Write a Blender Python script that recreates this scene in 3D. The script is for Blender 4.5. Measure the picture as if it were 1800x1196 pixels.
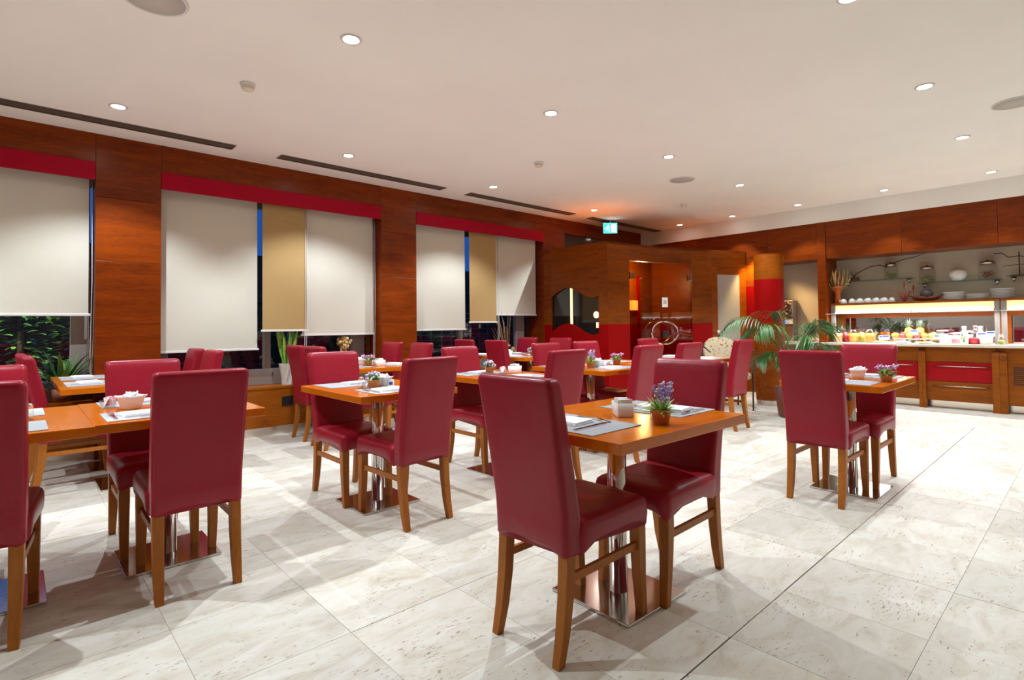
import bpy, bmesh, math, random
from mathutils import Vector, Matrix
random.seed(7)
for o in list(bpy.data.objects): bpy.data.objects.remove(o, do_unlink=True)
SC = bpy.context.scene
C = SC.collection
PI = math.pi

# ------------------------------------------------------------------ camera
CAM_H = 1.14
YAW, PITCH, ROLL = 0.827707, 0.0229246, -0.0109022
F = Vector((math.cos(YAW)*math.cos(PITCH), math.sin(YAW)*math.cos(PITCH), math.sin(PITCH)))
R0 = Vector((math.sin(YAW), -math.cos(YAW), 0)); U0 = R0.cross(F)
RR = R0*math.cos(ROLL) + U0*math.sin(ROLL); UU = -R0*math.sin(ROLL) + U0*math.cos(ROLL)
cd = bpy.data.cameras.new('camera'); cam = bpy.data.objects.new('camera', cd); C.objects.link(cam)
cam.matrix_world = Matrix(((RR.x, UU.x, -F.x, 0), (RR.y, UU.y, -F.y, 0), (RR.z, UU.z, -F.z, CAM_H), (0, 0, 0, 1)))
cd.sensor_fit = 'HORIZONTAL'; cd.sensor_width = 36; cd.lens = 950.58/1800*36
cd.shift_y = -(598-550.445)/1800
cd.clip_start = 0.05
SC.camera = cam

# ------------------------------------------------------------------ world and exposure
w = bpy.data.worlds.new('dusk'); SC.world = w; w.use_nodes = True
bg = w.node_tree.nodes['Background']; bg.inputs[0].default_value = (0.02, 0.10, 0.42, 1); bg.inputs[1].default_value = 0.7
SC.view_settings.view_transform = 'Standard'; SC.view_settings.look = 'None'
SC.view_settings.gamma = 1; SC.view_settings.use_curve_mapping = False
SC.view_settings.exposure = 0.6
SPOT_W = 96.0          # each ceiling downlight
SPOT_COL = (.89, 1.0, 1.10)

# ------------------------------------------------------------------ materials
M = {}
def newmat(name):
    m = bpy.data.materials.new(name); m.use_nodes = True
    M[name] = m
    return m, m.node_tree.nodes, m.node_tree.links, m.node_tree.nodes['Principled BSDF']
def plain(name, col, rough=0.5, metal=0.0, coat=0.0, emit=None, estr=0.0, noise=0.0, nscale=20, spec=0.5):
    m, N, L, b = newmat(name)
    b.inputs['Base Color'].default_value = (*col, 1); b.inputs['Roughness'].default_value = rough
    b.inputs['Metallic'].default_value = metal; b.inputs['Coat Weight'].default_value = coat
    b.inputs['Coat Roughness'].default_value = 0.1
    b.inputs['Specular IOR Level'].default_value = spec
    if emit:
        b.inputs['Emission Color'].default_value = (*emit, 1); b.inputs['Emission Strength'].default_value = estr
    if noise:
        tc = N.new('ShaderNodeTexCoord'); n = N.new('ShaderNodeTexNoise'); n.inputs['Scale'].default_value = nscale
        n.inputs['Detail'].default_value = 4
        L.new(tc.outputs['Object'], n.inputs['Vector'])
        mr = N.new('ShaderNodeMapRange'); mr.inputs[1].default_value = .3; mr.inputs[2].default_value = .7
        mr.inputs[3].default_value = 1-noise; mr.inputs[4].default_value = 1+noise
        L.new(n.outputs['Fac'], mr.inputs['Value'])
        mx = N.new('ShaderNodeMix'); mx.data_type = 'RGBA'; mx.blend_type = 'MULTIPLY'; mx.inputs[0].default_value = 1
        mx.inputs[6].default_value = (*col, 1); L.new(mr.outputs[0], mx.inputs[7]); L.new(mx.outputs[2], b.inputs['Base Color'])
    return m
def wood(name, dark, light, stretch, rough=0.3, coat=0.3, coords='pos', contrast=1.0, spec=.2):
    """grain stretched along the axes with small scale; per-object offset"""
    m, N, L, b = newmat(name)
    if coords == 'pos':
        g = N.new('ShaderNodeNewGeometry'); src = g.outputs['Position']
    else:
        g = N.new('ShaderNodeTexCoord'); src = g.outputs['Object']
    oi = N.new('ShaderNodeObjectInfo')
    off = N.new('ShaderNodeVectorMath'); off.operation = 'SCALE'; off.inputs[0].default_value = (13.1, 7.7, 19.3); L.new(oi.outputs['Random'], off.inputs['Scale'])
    add = N.new('ShaderNodeVectorMath'); add.operation = 'ADD'; L.new(src, add.inputs[0]); L.new(off.outputs[0], add.inputs[1])
    mp = N.new('ShaderNodeMapping'); mp.inputs['Scale'].default_value = stretch; L.new(add.outputs[0], mp.inputs['Vector'])
    n1 = N.new('ShaderNodeTexNoise'); n1.inputs['Scale'].default_value = 3.0; n1.inputs['Detail'].default_value = 6; n1.inputs['Roughness'].default_value = .6; n1.inputs['Distortion'].default_value = .6
    n2 = N.new('ShaderNodeTexNoise'); n2.inputs['Scale'].default_value = 22; n2.inputs['Detail'].default_value = 3
    L.new(mp.outputs[0], n1.inputs['Vector']); L.new(mp.outputs[0], n2.inputs['Vector'])
    mixv = N.new('ShaderNodeMath'); mixv.operation = 'MULTIPLY_ADD'; mixv.inputs[1].default_value = .35
    L.new(n2.outputs['Fac'], mixv.inputs[0])
    sc = N.new('ShaderNodeMath'); sc.operation = 'MULTIPLY'; sc.inputs[1].default_value = .65; L.new(n1.outputs['Fac'], sc.inputs[0]); L.new(sc.outputs[0], mixv.inputs[2])
    rnd = N.new('ShaderNodeMath'); rnd.operation = 'MULTIPLY_ADD'; rnd.inputs[1].default_value = .10; L.new(oi.outputs['Random'], rnd.inputs[0]); L.new(mixv.outputs[0], rnd.inputs[2])
    cr = N.new('ShaderNodeValToRGB'); e = cr.color_ramp.elements
    e[0].position = .55-.18/contrast; e[0].color = (*dark, 1); e[1].position = .55+.18/contrast; e[1].color = (*light, 1)
    L.new(rnd.outputs[0], cr.inputs[0]); L.new(cr.outputs[0], b.inputs['Base Color'])
    b.inputs['Roughness'].default_value = rough; b.inputs['Coat Weight'].default_value = coat; b.inputs['Coat Roughness'].default_value = .12
    b.inputs['Specular IOR Level'].default_value = spec
    return m

wood('panel_wood', (.120, .016, .0006), (.27, .044, .001), (.7, .7, 5), .3, 0)
wood('booth_wood', (.145, .026, .0006), (.29, .066, .001), (.7, .7, 5), .36, 0)
wood('buffet_wood', (.18, .040, .001), (.31, .080, .002), (.7, .7, 5), .4, 0)
wood('table_wood', (.47, .098, .002), (.63, .158, .004), (1.0, 6, 6), .16, .0, 'obj', .8, .3)
wood('leg_wood', (.29, .085, .012), (.43, .145, .022), (6, 6, 1), .4, .0, 'obj')
wood('ledge_wood', (.24, .055, .002), (.36, .095, .004), (.7, 5, 5), .35, 0)

def leather():
    m, N, L, b = newmat('burgundy_leather')
    tc = N.new('ShaderNodeTexCoord'); oi = N.new('ShaderNodeObjectInfo')
    mr = N.new('ShaderNodeMapRange'); mr.inputs[3].default_value = .9; mr.inputs[4].default_value = 1.08; L.new(oi.outputs['Random'], mr.inputs['Value'])
    mx = N.new('ShaderNodeMix'); mx.data_type = 'RGBA'; mx.blend_type = 'MULTIPLY'; mx.inputs[0].default_value = 1; mx.inputs[6].default_value = (.285, .007, .020, 1)
    L.new(mr.outputs[0], mx.inputs[7]); L.new(mx.outputs[2], b.inputs['Base Color'])
    b.inputs['Roughness'].default_value = .36; b.inputs['Specular IOR Level'].default_value = .3
    n = N.new('ShaderNodeTexNoise'); n.inputs['Scale'].default_value = 9; n.inputs['Detail'].default_value = 2
    n2 = N.new('ShaderNodeTexNoise'); n2.inputs['Scale'].default_value = 260
    L.new(tc.outputs['Object'], n.inputs['Vector']); L.new(tc.outputs['Object'], n2.inputs['Vector'])
    b1 = N.new('ShaderNodeBump'); b1.inputs['Strength'].default_value = .35; b1.inputs['Distance'].default_value = .012; L.new(n.outputs['Fac'], b1.inputs['Height'])
    b2 = N.new('ShaderNodeBump'); b2.inputs['Strength'].default_value = .12; b2.inputs['Distance'].default_value = .001; L.new(n2.outputs['Fac'], b2.inputs['Height']); L.new(b1.outputs[0], b2.inputs['Normal'])
    L.new(b2.outputs[0], b.inputs['Normal'])
leather()

def travertine():
    m, N, L, b = newmat('travertine')
    g = N.new('ShaderNodeNewGeometry'); oi = N.new('ShaderNodeObjectInfo')
    off = N.new('ShaderNodeVectorMath'); off.operation = 'SCALE'; off.inputs[0].default_value = (31.1, 17.7, 9.3); L.new(oi.outputs['Random'], off.inputs['Scale'])
    add = N.new('ShaderNodeVectorMath'); add.operation = 'ADD'; L.new(g.outputs['Position'], add.inputs[0]); L.new(off.outputs[0], add.inputs[1])
    n1 = N.new('ShaderNodeTexNoise'); n1.inputs['Scale'].default_value = 5.5; n1.inputs['Detail'].default_value = 9; n1.inputs['Distortion'].default_value = .9; n1.inputs['Roughness'].default_value = .62
    mp1 = N.new('ShaderNodeMapping'); mp1.inputs['Scale'].default_value = (.8, 1.8, 1); L.new(add.outputs[0], mp1.inputs[0]); L.new(mp1.outputs[0], n1.inputs['Vector'])
    cr = N.new('ShaderNodeValToRGB'); e = cr.color_ramp.elements
    e[0].position = .28; e[0].color = (.52, .465, .365, 1); e[1].position = .62; e[1].color = (.70, .675, .595, 1)
    e2 = e.new(.46); e2.color = (.64, .60, .505, 1)
    L.new(n1.outputs['Fac'], cr.inputs[0])
    mr = N.new('ShaderNodeMapRange'); mr.inputs[3].default_value = .87; mr.inputs[4].default_value = 1.05; L.new(oi.outputs['Random'], mr.inputs['Value'])
    mx = N.new('ShaderNodeMix'); mx.data_type = 'RGBA'; mx.blend_type = 'MULTIPLY'; mx.inputs[0].default_value = 1
    L.new(cr.outputs[0], mx.inputs[6]); L.new(mr.outputs[0], mx.inputs[7])
    # small dark pits, clustered
    n3 = N.new('ShaderNodeTexNoise'); n3.inputs['Scale'].default_value = 42; n3.inputs['Detail'].default_value = 3; n3.inputs['Roughness'].default_value = .7
    mp3 = N.new('ShaderNodeMapping'); mp3.inputs['Scale'].default_value = (.8, 2.2, 1); L.new(add.outputs[0], mp3.inputs[0]); L.new(mp3.outputs[0], n3.inputs['Vector'])
    n4 = N.new('ShaderNodeTexNoise'); n4.inputs['Scale'].default_value = 4.5; n4.inputs['Detail'].default_value = 2; L.new(add.outputs[0], n4.inputs['Vector'])
    th = N.new('ShaderNodeMath'); th.operation = 'MULTIPLY_ADD'; th.inputs[1].default_value = .30; L.new(n4.outputs['Fac'], th.inputs[0]); L.new(n3.outputs['Fac'], th.inputs[2])
    pit = N.new('ShaderNodeMapRange'); pit.inputs[1].default_value = .775; pit.inputs[2].default_value = .85; L.new(th.outputs[0], pit.inputs['Value'])
    mx2 = N.new('ShaderNodeMix'); mx2.data_type = 'RGBA'; mx2.inputs[7].default_value = (.33, .24, .16, 1)
    L.new(pit.outputs[0], mx2.inputs[0]); L.new(mx.outputs[2], mx2.inputs[6]); L.new(mx2.outputs[2], b.inputs['Base Color'])
    b.inputs['Roughness'].default_value = .36; b.inputs['Specular IOR Level'].default_value = .35
    bp = N.new('ShaderNodeBump'); bp.invert = True; bp.inputs['Strength'].default_value = .4; bp.inputs['Distance'].default_value = .002; L.new(pit.outputs[0], bp.inputs['Height']); L.new(bp.outputs[0], b.inputs['Normal'])
travertine()

plain('grout', (.52, .46, .385), .9)
plain('dark_joint', (.06, .045, .03), .9)
plain('ceiling_paint', (.90, .865, .82), .85, noise=.015, nscale=2)
plain('beige_wall', (.60, .52, .40), .85, noise=.02, nscale=3)
plain('plaster', (.62, .55, .47), .85)
plain('red_lacquer', (.29, .0005, .0008), .5, spec=.12)
plain('counter_red', (.34, .0005, .004), .45, spec=.2)
plain('valance_red', (.38, .002, .020), .55, spec=.12)
plain('blind_white', (.62, .58, .485), .9, noise=.02, nscale=120)
plain('blind_tan', (.42, .27, .105), .9, noise=.05, nscale=150)
plain('white_metal', (.75, .73, .70), .35)
plain('steel', (.62, .60, .57), .14, metal=1)
plain('chrome', (.80, .79, .77), .08, metal=1)
plain('brass', (.75, .52, .20), .18, metal=1)
plain('frame_grey', (.26, .215, .19), .45)
plain('dark_grey', (.035, .032, .03), .5)
plain('post_grey', (.24, .21, .19), .4)
plain('black_plastic', (.012, .012, .012), .4)
plain('vent_dark', (.02, .014, .010), .6)
plain('vent_slat', (.16, .115, .085), .5)
plain('grille_grey', (.52, .48, .44), .7)
plain('cream_plastic', (.78, .70, .56), .5)
plain('white_ceramic', (.82, .80, .77), .18, coat=.4)
plain('white_paper', (.86, .86, .88), .8)
plain('paper_cream', (.72, .62, .46), .8)
plain('napkin', (.85, .86, .90), .85)
plain('terracotta', (.58, .19, .045), .65, noise=.12, nscale=30)
plain('soil', (.03, .018, .01), .95)
plain('leaf_green', (.13, .30, .05), .5, noise=.3, nscale=14)
plain('leaf_bright', (.28, .46, .07), .5, noise=.3, nscale=14)
plain('leaf_dark', (.05, .15, .03), .38, noise=.3, nscale=8)
plain('leaf_palm', (.04, .135, .02), .42, noise=.25, nscale=10)
plain('palm_stem', (.10, .14, .04), .5)
plain('petal_purple', (.36, .22, .62), .6)
plain('petal_white', (.80, .76, .84), .6)
plain('petal_pink', (.50, .16, .42), .6)
plain('stone_pot', (.66, .62, .55), .7, noise=.08, nscale=25)
plain('wicker', (.30, .20, .09), .7, noise=.3, nscale=60)
plain('dried_stalk', (.24, .14, .06), .8, noise=.3, nscale=30)
plain('wheat', (.60, .40, .15), .8, noise=.2, nscale=30)
plain('orange_wrap', (.62, .13, .02), .6)
plain('dark_twig', (.06, .04, .03), .8)
plain('coral_red', (.33, .06, .04), .7)
plain('rust_bowl', (.19, .05, .025), .6)
plain('brown_ball', (.06, .045, .04), .5, noise=.4, nscale=40)
plain('pickle', (.28, .30, .06), .5, noise=.4, nscale=30)
plain('nuts', (.30, .14, .06), .6, noise=.4, nscale=30)
plain('juice_peach', (.85, .48, .20), .2)
plain('juice_red', (.55, .01, .02), .2)
plain('juice_orange', (.90, .34, .02), .2)
plain('juice_lime', (.66, .62, .06), .2)
plain('juice_carrot', (.86, .27, .02), .2)
plain('orange_fruit', (.86, .28, .03), .5, noise=.06, nscale=60)
plain('apple_green', (.42, .56, .10), .3)
plain('apple_red', (.55, .06, .05), .3, noise=.4, nscale=12)
plain('kiwi', (.22, .13, .05), .8)
plain('melon', (.85, .62, .20), .5, noise=.2, nscale=40)
plain('pineapple_skin', (.52, .27, .06), .7, noise=.4, nscale=30)
plain('pineapple_leaf', (.30, .40, .30), .5, noise=.2, nscale=10)
plain('yogurt', (.86, .84, .80), .35)
plain('pink_plastic', (.80, .36, .42), .3)
plain('red_jelly', (.65, .02, .05), .2)
plain('blue_print', (.03, .07, .30), .5)
plain('marble_top', (.74, .66, .52), .3, noise=.05, nscale=12)
plain('toe_kick', (.80, .74, .66), .2, metal=1)
plain('salt', (.82, .80, .78), .6)
plain('concrete_dark', (.03, .03, .03), .9)
plain('hedge_leaf', (.03, .07, .02), .6, noise=.4, nscale=6)
plain('shrub_leaf', (.08, .26, .05), .5, noise=.4, nscale=6)
plain('bark', (.06, .04, .025), .9)
plain('lamp_glow', (1, 1, 1), .5, emit=(1, .96, .9), estr=45)
plain('small_lamp_glow', (1, 1, 1), .5, emit=(1, .96, .92), estr=14)
plain('tube_glow', (1, 1, 1), .5, emit=(.93, .95, 1), estr=5)
plain('yellow_glow', (.9, .8, .4), .5, emit=(1, .88, .42), estr=.32)
plain('sconce_glow', (1, .5, .1), .5, emit=(1, .30, .04), estr=2.2)
plain('strip_glow', (1, .8, .5), .5, emit=(1, .76, .38), estr=.85)
plain('disc_glow', (1, .8, .6), .5, emit=(1, .78, .55), estr=.75)
plain('exit_green', (.0, .4, .42), .5, emit=(.02, .62, .75), estr=2.2)
plain('exit_white', (1, 1, 1), .5, emit=(.8, 1, 1), estr=3.0)
plain('blue_led', (.0, .1, .9), .5, emit=(.02, .12, 1), estr=2)
plain('tinted_panel', (.018, .012, .009), .08, spec=.7)
plain('frosted', (.34, .325, .285), .55)
plain('mirror', (.50, .46, .46), .03, metal=1)

def glass(name, tint=(1, 1, 1), refl=1.0, rough=0.0, ior=1.45):
    m, N, L, b = newmat(name); N.remove(b)
    t = N.new('ShaderNodeBsdfTransparent'); t.inputs[0].default_value = (*tint, 1)
    g = N.new('ShaderNodeBsdfGlossy'); g.inputs['Roughness'].default_value = rough
    f = N.new('ShaderNodeLayerWeight'); f.inputs['Blend'].default_value = .5
    pw = N.new('ShaderNodeMath'); pw.operation = 'POWER'; pw.inputs[1].default_value = 3.5; L.new(f.outputs['Facing'], pw.inputs[0])
    k = N.new('ShaderNodeMath'); k.operation = 'MULTIPLY_ADD'; k.inputs[1].default_value = .75*refl; k.inputs[2].default_value = .045*refl; L.new(pw.outputs[0], k.inputs[0])
    mx = N.new('ShaderNodeMixShader'); L.new(k.outputs[0], mx.inputs[0]); L.new(t.outputs[0], mx.inputs[1]); L.new(g.outputs[0], mx.inputs[2])
    L.new(mx.outputs[0], N['Material Output'].inputs[0])
glass('window_glass', (.85, .87, .88))
glass('door_glass', (.66, .54, .47), .45)
glass('clear_glass', (.93, .95, .95))
glass('shelf_glass', (.72, .84, .80), 1.0)
glass('jug_glass', (.95, .95, .96), .8)

def floral():
    m, N, L, b = newmat('floral_fabric')
    tc = N.new('ShaderNodeTexCoord'); v = N.new('ShaderNodeTexVoronoi'); v.inputs['Scale'].default_value = 26
    L.new(tc.outputs['Object'], v.inputs['Vector'])
    st = N.new('ShaderNodeMapRange'); st.inputs[1].default_value = .30; st.inputs[2].default_value = .36; st.inputs[3].default_value = 1; st.inputs[4].default_value = 0
    L.new(v.outputs['Distance'], st.inputs['Value'])
    sep = N.new('ShaderNodeSeparateColor'); L.new(v.outputs['Color'], sep.inputs[0])
    cr = N.new('ShaderNodeValToRGB'); cr.color_ramp.interpolation = 'CONSTANT'; e = cr.color_ramp.elements
    e[0].color = (.25, .33, .14, 1); e[1].position = .3; e[1].color = (.42, .12, .08, 1)
    for p, c in ((.5, (.30, .30, .36, 1)), (.65, (.16, .26, .12, 1)), (.8, (.55, .30, .25, 1))): x = e.new(p); x.color = c
    L.new(sep.outputs[0], cr.inputs[0])
    mx = N.new('ShaderNodeMix'); mx.data_type = 'RGBA'; mx.inputs[6].default_value = (.62, .50, .32, 1)
    L.new(st.outputs[0], mx.inputs[0]); L.new(cr.outputs[0], mx.inputs[7]); L.new(mx.outputs[2], b.inputs['Base Color']); b.inputs['Roughness'].default_value = .85
floral()
def mat_placemat():
    m, N, L, b = newmat('placemat_weave')
    tc = N.new('ShaderNodeTexCoord'); mp = N.new('ShaderNodeMapping'); mp.inputs['Location'].default_value = (.21, .15, 0); mp.inputs['Scale'].default_value = (2.38, 3.33, 1)
    L.new(tc.outputs['Object'], mp.inputs[0])
    bt = N.new('ShaderNodeTexBrick'); bt.inputs['Scale'].default_value = 1; bt.inputs['Mortar Size'].default_value = 0; bt.inputs['Brick Width'].default_value = .55; bt.inputs['Row Height'].default_value = .36
    bt.inputs['Color1'].default_value = (.30, .31, .33, 1); bt.inputs['Color2'].default_value = (.62, .60, .57, 1)
    L.new(mp.outputs[0], bt.inputs['Vector'])
    wv = N.new('ShaderNodeTexWave'); wv.inputs['Scale'].default_value = 60; L.new(tc.outputs['Object'], wv.inputs['Vector'])
    mx = N.new('ShaderNodeMix'); mx.data_type = 'RGBA'; mx.blend_type = 'MULTIPLY'; mx.inputs[0].default_value = .22
    L.new(bt.outputs['Color'], mx.inputs[6]); L.new(wv.outputs['Color'], mx.inputs[7]); L.new(mx.outputs[2], b.inputs['Base Color']); b.inputs['Roughness'].default_value = .7
mat_placemat()
def mat_picture():
    m, N, L, b = newmat('picture_print')
    tc = N.new('ShaderNodeTexCoord'); n = N.new('ShaderNodeTexVoronoi'); n.inputs['Scale'].default_value = 22; L.new(tc.outputs['Object'], n.inputs['Vector'])
    cr = N.new('ShaderNodeValToRGB'); e = cr.color_ramp.elements; e[0].color = (.75, .34, .14, 1); e[0].position = .15; e[1].color = (.02, .008, .006, 1); e[1].position = .5
    L.new(n.outputs['Distance'], cr.inputs[0]); L.new(cr.outputs[0], b.inputs['Base Color'])
mat_picture()

# ------------------------------------------------------------------ mesh helpers
class MB:
    def __init__(s): s.v = []; s.f = []; s.sm = []
    def add(s, vs, fs, smooth=False):
        n = len(s.v); s.v += [tuple(p) for p in vs]; s.f += [tuple(i+n for i in f) for f in fs]; s.sm += [smooth]*len(fs)
        return s
    def box(s, x0, x1, y0, y1, z0, z1):
        vs = [(x0,y0,z0),(x1,y0,z0),(x1,y1,z0),(x0,y1,z0),(x0,y0,z1),(x1,y0,z1),(x1,y1,z1),(x0,y1,z1)]
        return s.add(vs, [(0,3,2,1),(4,5,6,7),(0,1,5,4),(1,2,6,5),(2,3,7,6),(3,0,4,7)])
    def loft(s, rings, cap0=True, cap1=True, smooth=True, closed=True):
        n = len(rings[0]); vs = [p for r in rings for p in r]; fs = []
        for i in range(len(rings)-1):
            for j in range(n if closed else n-1):
                k = (j+1) % n
                fs.append((i*n+j, i*n+k, (i+1)*n+k, (i+1)*n+j))
        if cap0: fs.append(tuple(reversed(range(n))))
        if cap1: fs.append(tuple(range((len(rings)-1)*n, len(rings)*n)))
        return s.add(vs, fs, smooth)
    def lathe(s, prof, n=20, cx=0, cy=0, cap0=True, cap1=True, smooth=True):
        return s.loft([[(cx+r*math.cos(2*PI*j/n), cy+r*math.sin(2*PI*j/n), z) for j in range(n)] for r, z in prof], cap0, cap1, smooth)
    def tube(s, pts, r, n=8, closed=False, smooth=True):
        pts = [Vector(p) for p in pts]; rings = []; m = len(pts); up = Vector((0.0123, .021, 1)).normalized()
        for i, p in enumerate(pts):
            a = pts[(i-1) % m] if (i or closed) else p; b = pts[(i+1) % m] if (i < m-1 or closed) else p
            t = (b-a).normalized(); u = t.cross(up)
            if u.length < .05: u = t.cross(Vector((1, .01, 0)))
            u.normalize(); v = t.cross(u); rad = r[i] if isinstance(r, (list, tuple)) else r
            rings.append([p + u*rad*math.cos(2*PI*j/n) + v*rad*math.sin(2*PI*j/n) for j in range(n)])
        if closed: rings.append(rings[0])
        return s.loft(rings, not closed, not closed, smooth)
    def ball(s, c, r, n=8, m=6, sz=1.0):
        rings = []
        for i in range(1, m):
            a = PI*i/m
            rings.append([(c[0]+r*math.sin(a)*math.cos(2*PI*j/n), c[1]+r*math.sin(a)*math.sin(2*PI*j/n), c[2]-r*sz*math.cos(a)) for j in range(n)])
        vs = [p for q in rings for p in q]; fs = []
        for i in range(m-2):
            for j in range(n):
                k = (j+1) % n; fs.append((i*n+j, i*n+k, (i+1)*n+k, (i+1)*n+j))
        b = len(vs); vs += [(c[0], c[1], c[2]-r*sz), (c[0], c[1], c[2]+r*sz)]
        for j in range(n):
            k = (j+1) % n; fs.append((b, k, j)); fs.append((b+1, (m-2)*n+j, (m-2)*n+k))
        return s.add(vs, fs, True)
    def leaf(s, p, d, length, width, droop=.3, seg=3, up=Vector((0, 0, 1)), fold=0.15):
        """a tapering blade starting at p along d, bending down"""
        p = Vector(p); d = Vector(d).normalized(); side = d.cross(up)
        if side.length < .05: side = Vector((math.cos(p.x*99), math.sin(p.x*99), 0))
        side.normalize(); vs = []; cur = p.copy(); dd = d.copy()
        prof = {2: (.6, 1, 0), 3: (.45, 1, .75, 0), 4: (.4, .9, 1, .6, 0), 5: (.35, .8, 1, .85, .5, 0)}[seg]
        nrm = side.cross(d).normalized()
        for i in range(seg+1):
            ww = width*prof[i]/2
            if i < seg: vs += [cur - side*ww + nrm*ww*fold, cur, cur + side*ww + nrm*ww*fold]
            else: vs += [cur]
            dd = (dd - Vector((0, 0, droop/seg))).normalized(); cur = cur + dd*(length/seg)
        fs = []
        for i in range(seg-1):
            a = i*3; fs += [(a, a+1, a+4, a+3), (a+1, a+2, a+5, a+4)]
        a = (seg-1)*3; fs += [(a, a+1, seg*3), (a+1, a+2, seg*3)]
        return s.add(vs, fs, True)
    def mesh(s, name):
        me = bpy.data.meshes.new(name); me.from_pydata(s.v, [], s.f); me.polygons.foreach_set('use_smooth', s.sm); me.update(); return me
def rrect(hx, hy, r, n=4, m=0):
    out = []
    for cx, cy, a0 in ((hx-r, hy-r, 0), (-hx+r, hy-r, 90), (-hx+r, -hy+r, 180), (hx-r, -hy+r, 270)):
        for i in range(n+1):
            a = math.radians(a0+90*i/n); out.append((cx+r*math.cos(a), cy+r*math.sin(a)))
    if m:
        res = []
        for i, p in enumerate(out):
            q = out[(i+1) % len(out)]; res.append(p)
            if i % (n+1) == n: res += [(p[0]+(q[0]-p[0])*k/m, p[1]+(q[1]-p[1])*k/m) for k in range(1, m)]
        return res
    return out
def link(o, parent=None):
    C.objects.link(o)
    if parent is not None: o.parent = parent
    return o
def obj(name, mb, mat, parent=None, loc=None, rot=None, bevel=0, kind=None, label=None):
    me = mb if isinstance(mb, bpy.types.Mesh) else mb.mesh(name)
    if mat and not me.materials: me.materials.append(M[mat])
    o = link(bpy.data.objects.new(name, me), parent)
    if loc is not None: o.location = loc
    if rot is not None: o.rotation_euler = rot
    if bevel:
        b = o.modifiers.new('bevel', 'BEVEL'); b.width = bevel; b.segments = 2; b.limit_method = 'ANGLE'
    if kind: o['kind'] = kind
    if label: o['label'] = label
    return o
def tag(o, label, cat, group=None, kind=None):
    o['label'] = label; o['category'] = cat
    if group: o['group'] = group
    if kind: o['kind'] = kind
    return o
def thing(name, label, cat, loc=(0, 0, 0), rz=0, group=None, kind=None):
    o = link(bpy.data.objects.new(name, None)); o.location = loc; o.rotation_euler = (0, 0, rz); o.empty_display_size = .1
    return tag(o, label, cat, group, kind)
def copy_tree(o, parent=None):
    c = o.copy(); C.objects.link(c)
    if parent is not None: c.parent = parent
    for ch in list(o.children): copy_tree(ch, c)
    return c
def place(proto, loc, rz, label, group=None):
    """first use moves the prototype itself, later uses copy it"""
    if proto.get('_used'): o = copy_tree(proto)
    else: o = proto; o['_used'] = 1
    o.location = loc; o.rotation_euler = (0, 0, rz); o['label'] = label
    if group: o['group'] = group
    return o
def B(x0, x1, y0, y1, z0, z1): return MB().box(min(x0,x1), max(x0,x1), min(y0,y1), max(y0,y1), z0, z1)
def bb(name, mat, parent, x0, x1, y0, y1, z0, z1, bevel=0, **k):
    """box part whose origin sits at its own centre"""
    cx, cy, cz = (x0+x1)/2, (y0+y1)/2, (z0+z1)/2; hx, hy, hz = abs(x1-x0)/2, abs(y1-y0)/2, abs(z1-z0)/2
    return obj(name, MB().box(-hx, hx, -hy, hy, -hz, hz), mat, parent, (cx, cy, cz), bevel=bevel, **k)

# ================================================================== STRUCTURE
CEIL = 2.885; XF = 9.45; YL = 5.99; XB = -3.2; YR = -3.2
# ---- floor: travertine tiles 0.49 m
fl = obj('floor', B(XB-.1, XF+.1, YR-.1, YL+.4, -.12, -.004), 'grout'); tag(fl, 'pale travertine tiled floor of the dining room', 'floor', kind='structure')
TS = .4925; GAP = .0014; X0 = .44; Y0 = .936
tile_me = MB().box(-TS/2+GAP/2, TS/2-GAP/2, -TS/2+GAP/2, TS/2-GAP/2, -.012, 0).mesh('tile'); tile_me.materials.append(M['travertine'])
def pix(x, y, z):
    v = Vector((x, y, z-CAM_H)); d = v.dot(F)
    return (900+950.58*v.dot(RR)/d, 550.4-950.58*v.dot(UU)/d, d) if d > .2 else None
tiles = []
for i in range(-8, 20):
    for j in range(-9, 12):
        cx, cy = X0+(i+.5)*TS, Y0+(j+.5)*TS
        if cx < XB-.2 or cx > XF+.2 or cy < YR-.2 or cy > YL+.2: continue
        c = [pix(cx+a*TS/2, cy+b*TS/2, 0) for a in (-1, 1) for b in (-1, 1)]
        ok = [p for p in c if p]; area = 0
        if ok and any(-60 < p[0] < 1860 and p[1] < 1260 for p in ok): area = 1/min(p[2] for p in ok)**3
        tiles.append((area, cx, cy))
tiles.sort(reverse=True)
rest = MB()
for n, (a, cx, cy) in enumerate(tiles):
    dz = random.uniform(-.0006, .0006)
    if n < 300 and a > 0: obj('tile', tile_me, None, fl, (cx, cy, dz))
    else:
        h = TS/2-GAP/2; rest.box(cx-h, cx+h, cy-h, cy+h, -.012, 0)
obj('remaining_tiles', rest, 'travertine', fl, kind='stuff')
bb('expansion_joint', 'dark_joint', fl, -1, 7.5, Y0-.0022, Y0+.0022, -.004, .0004)

# ---- ceiling
ce = obj('ceiling', B(XB-.1, XF+.1, YR-.1, YL+.45, CEIL, CEIL+.1), 'ceiling_paint'); tag(ce, 'smooth off-white plaster ceiling with downlights', 'ceiling', kind='structure')
bb('soffit', 'ceiling_paint', ce, 8.91, XF+.1, YR-.1, YL+.02, 2.64, CEIL+.001)

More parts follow.
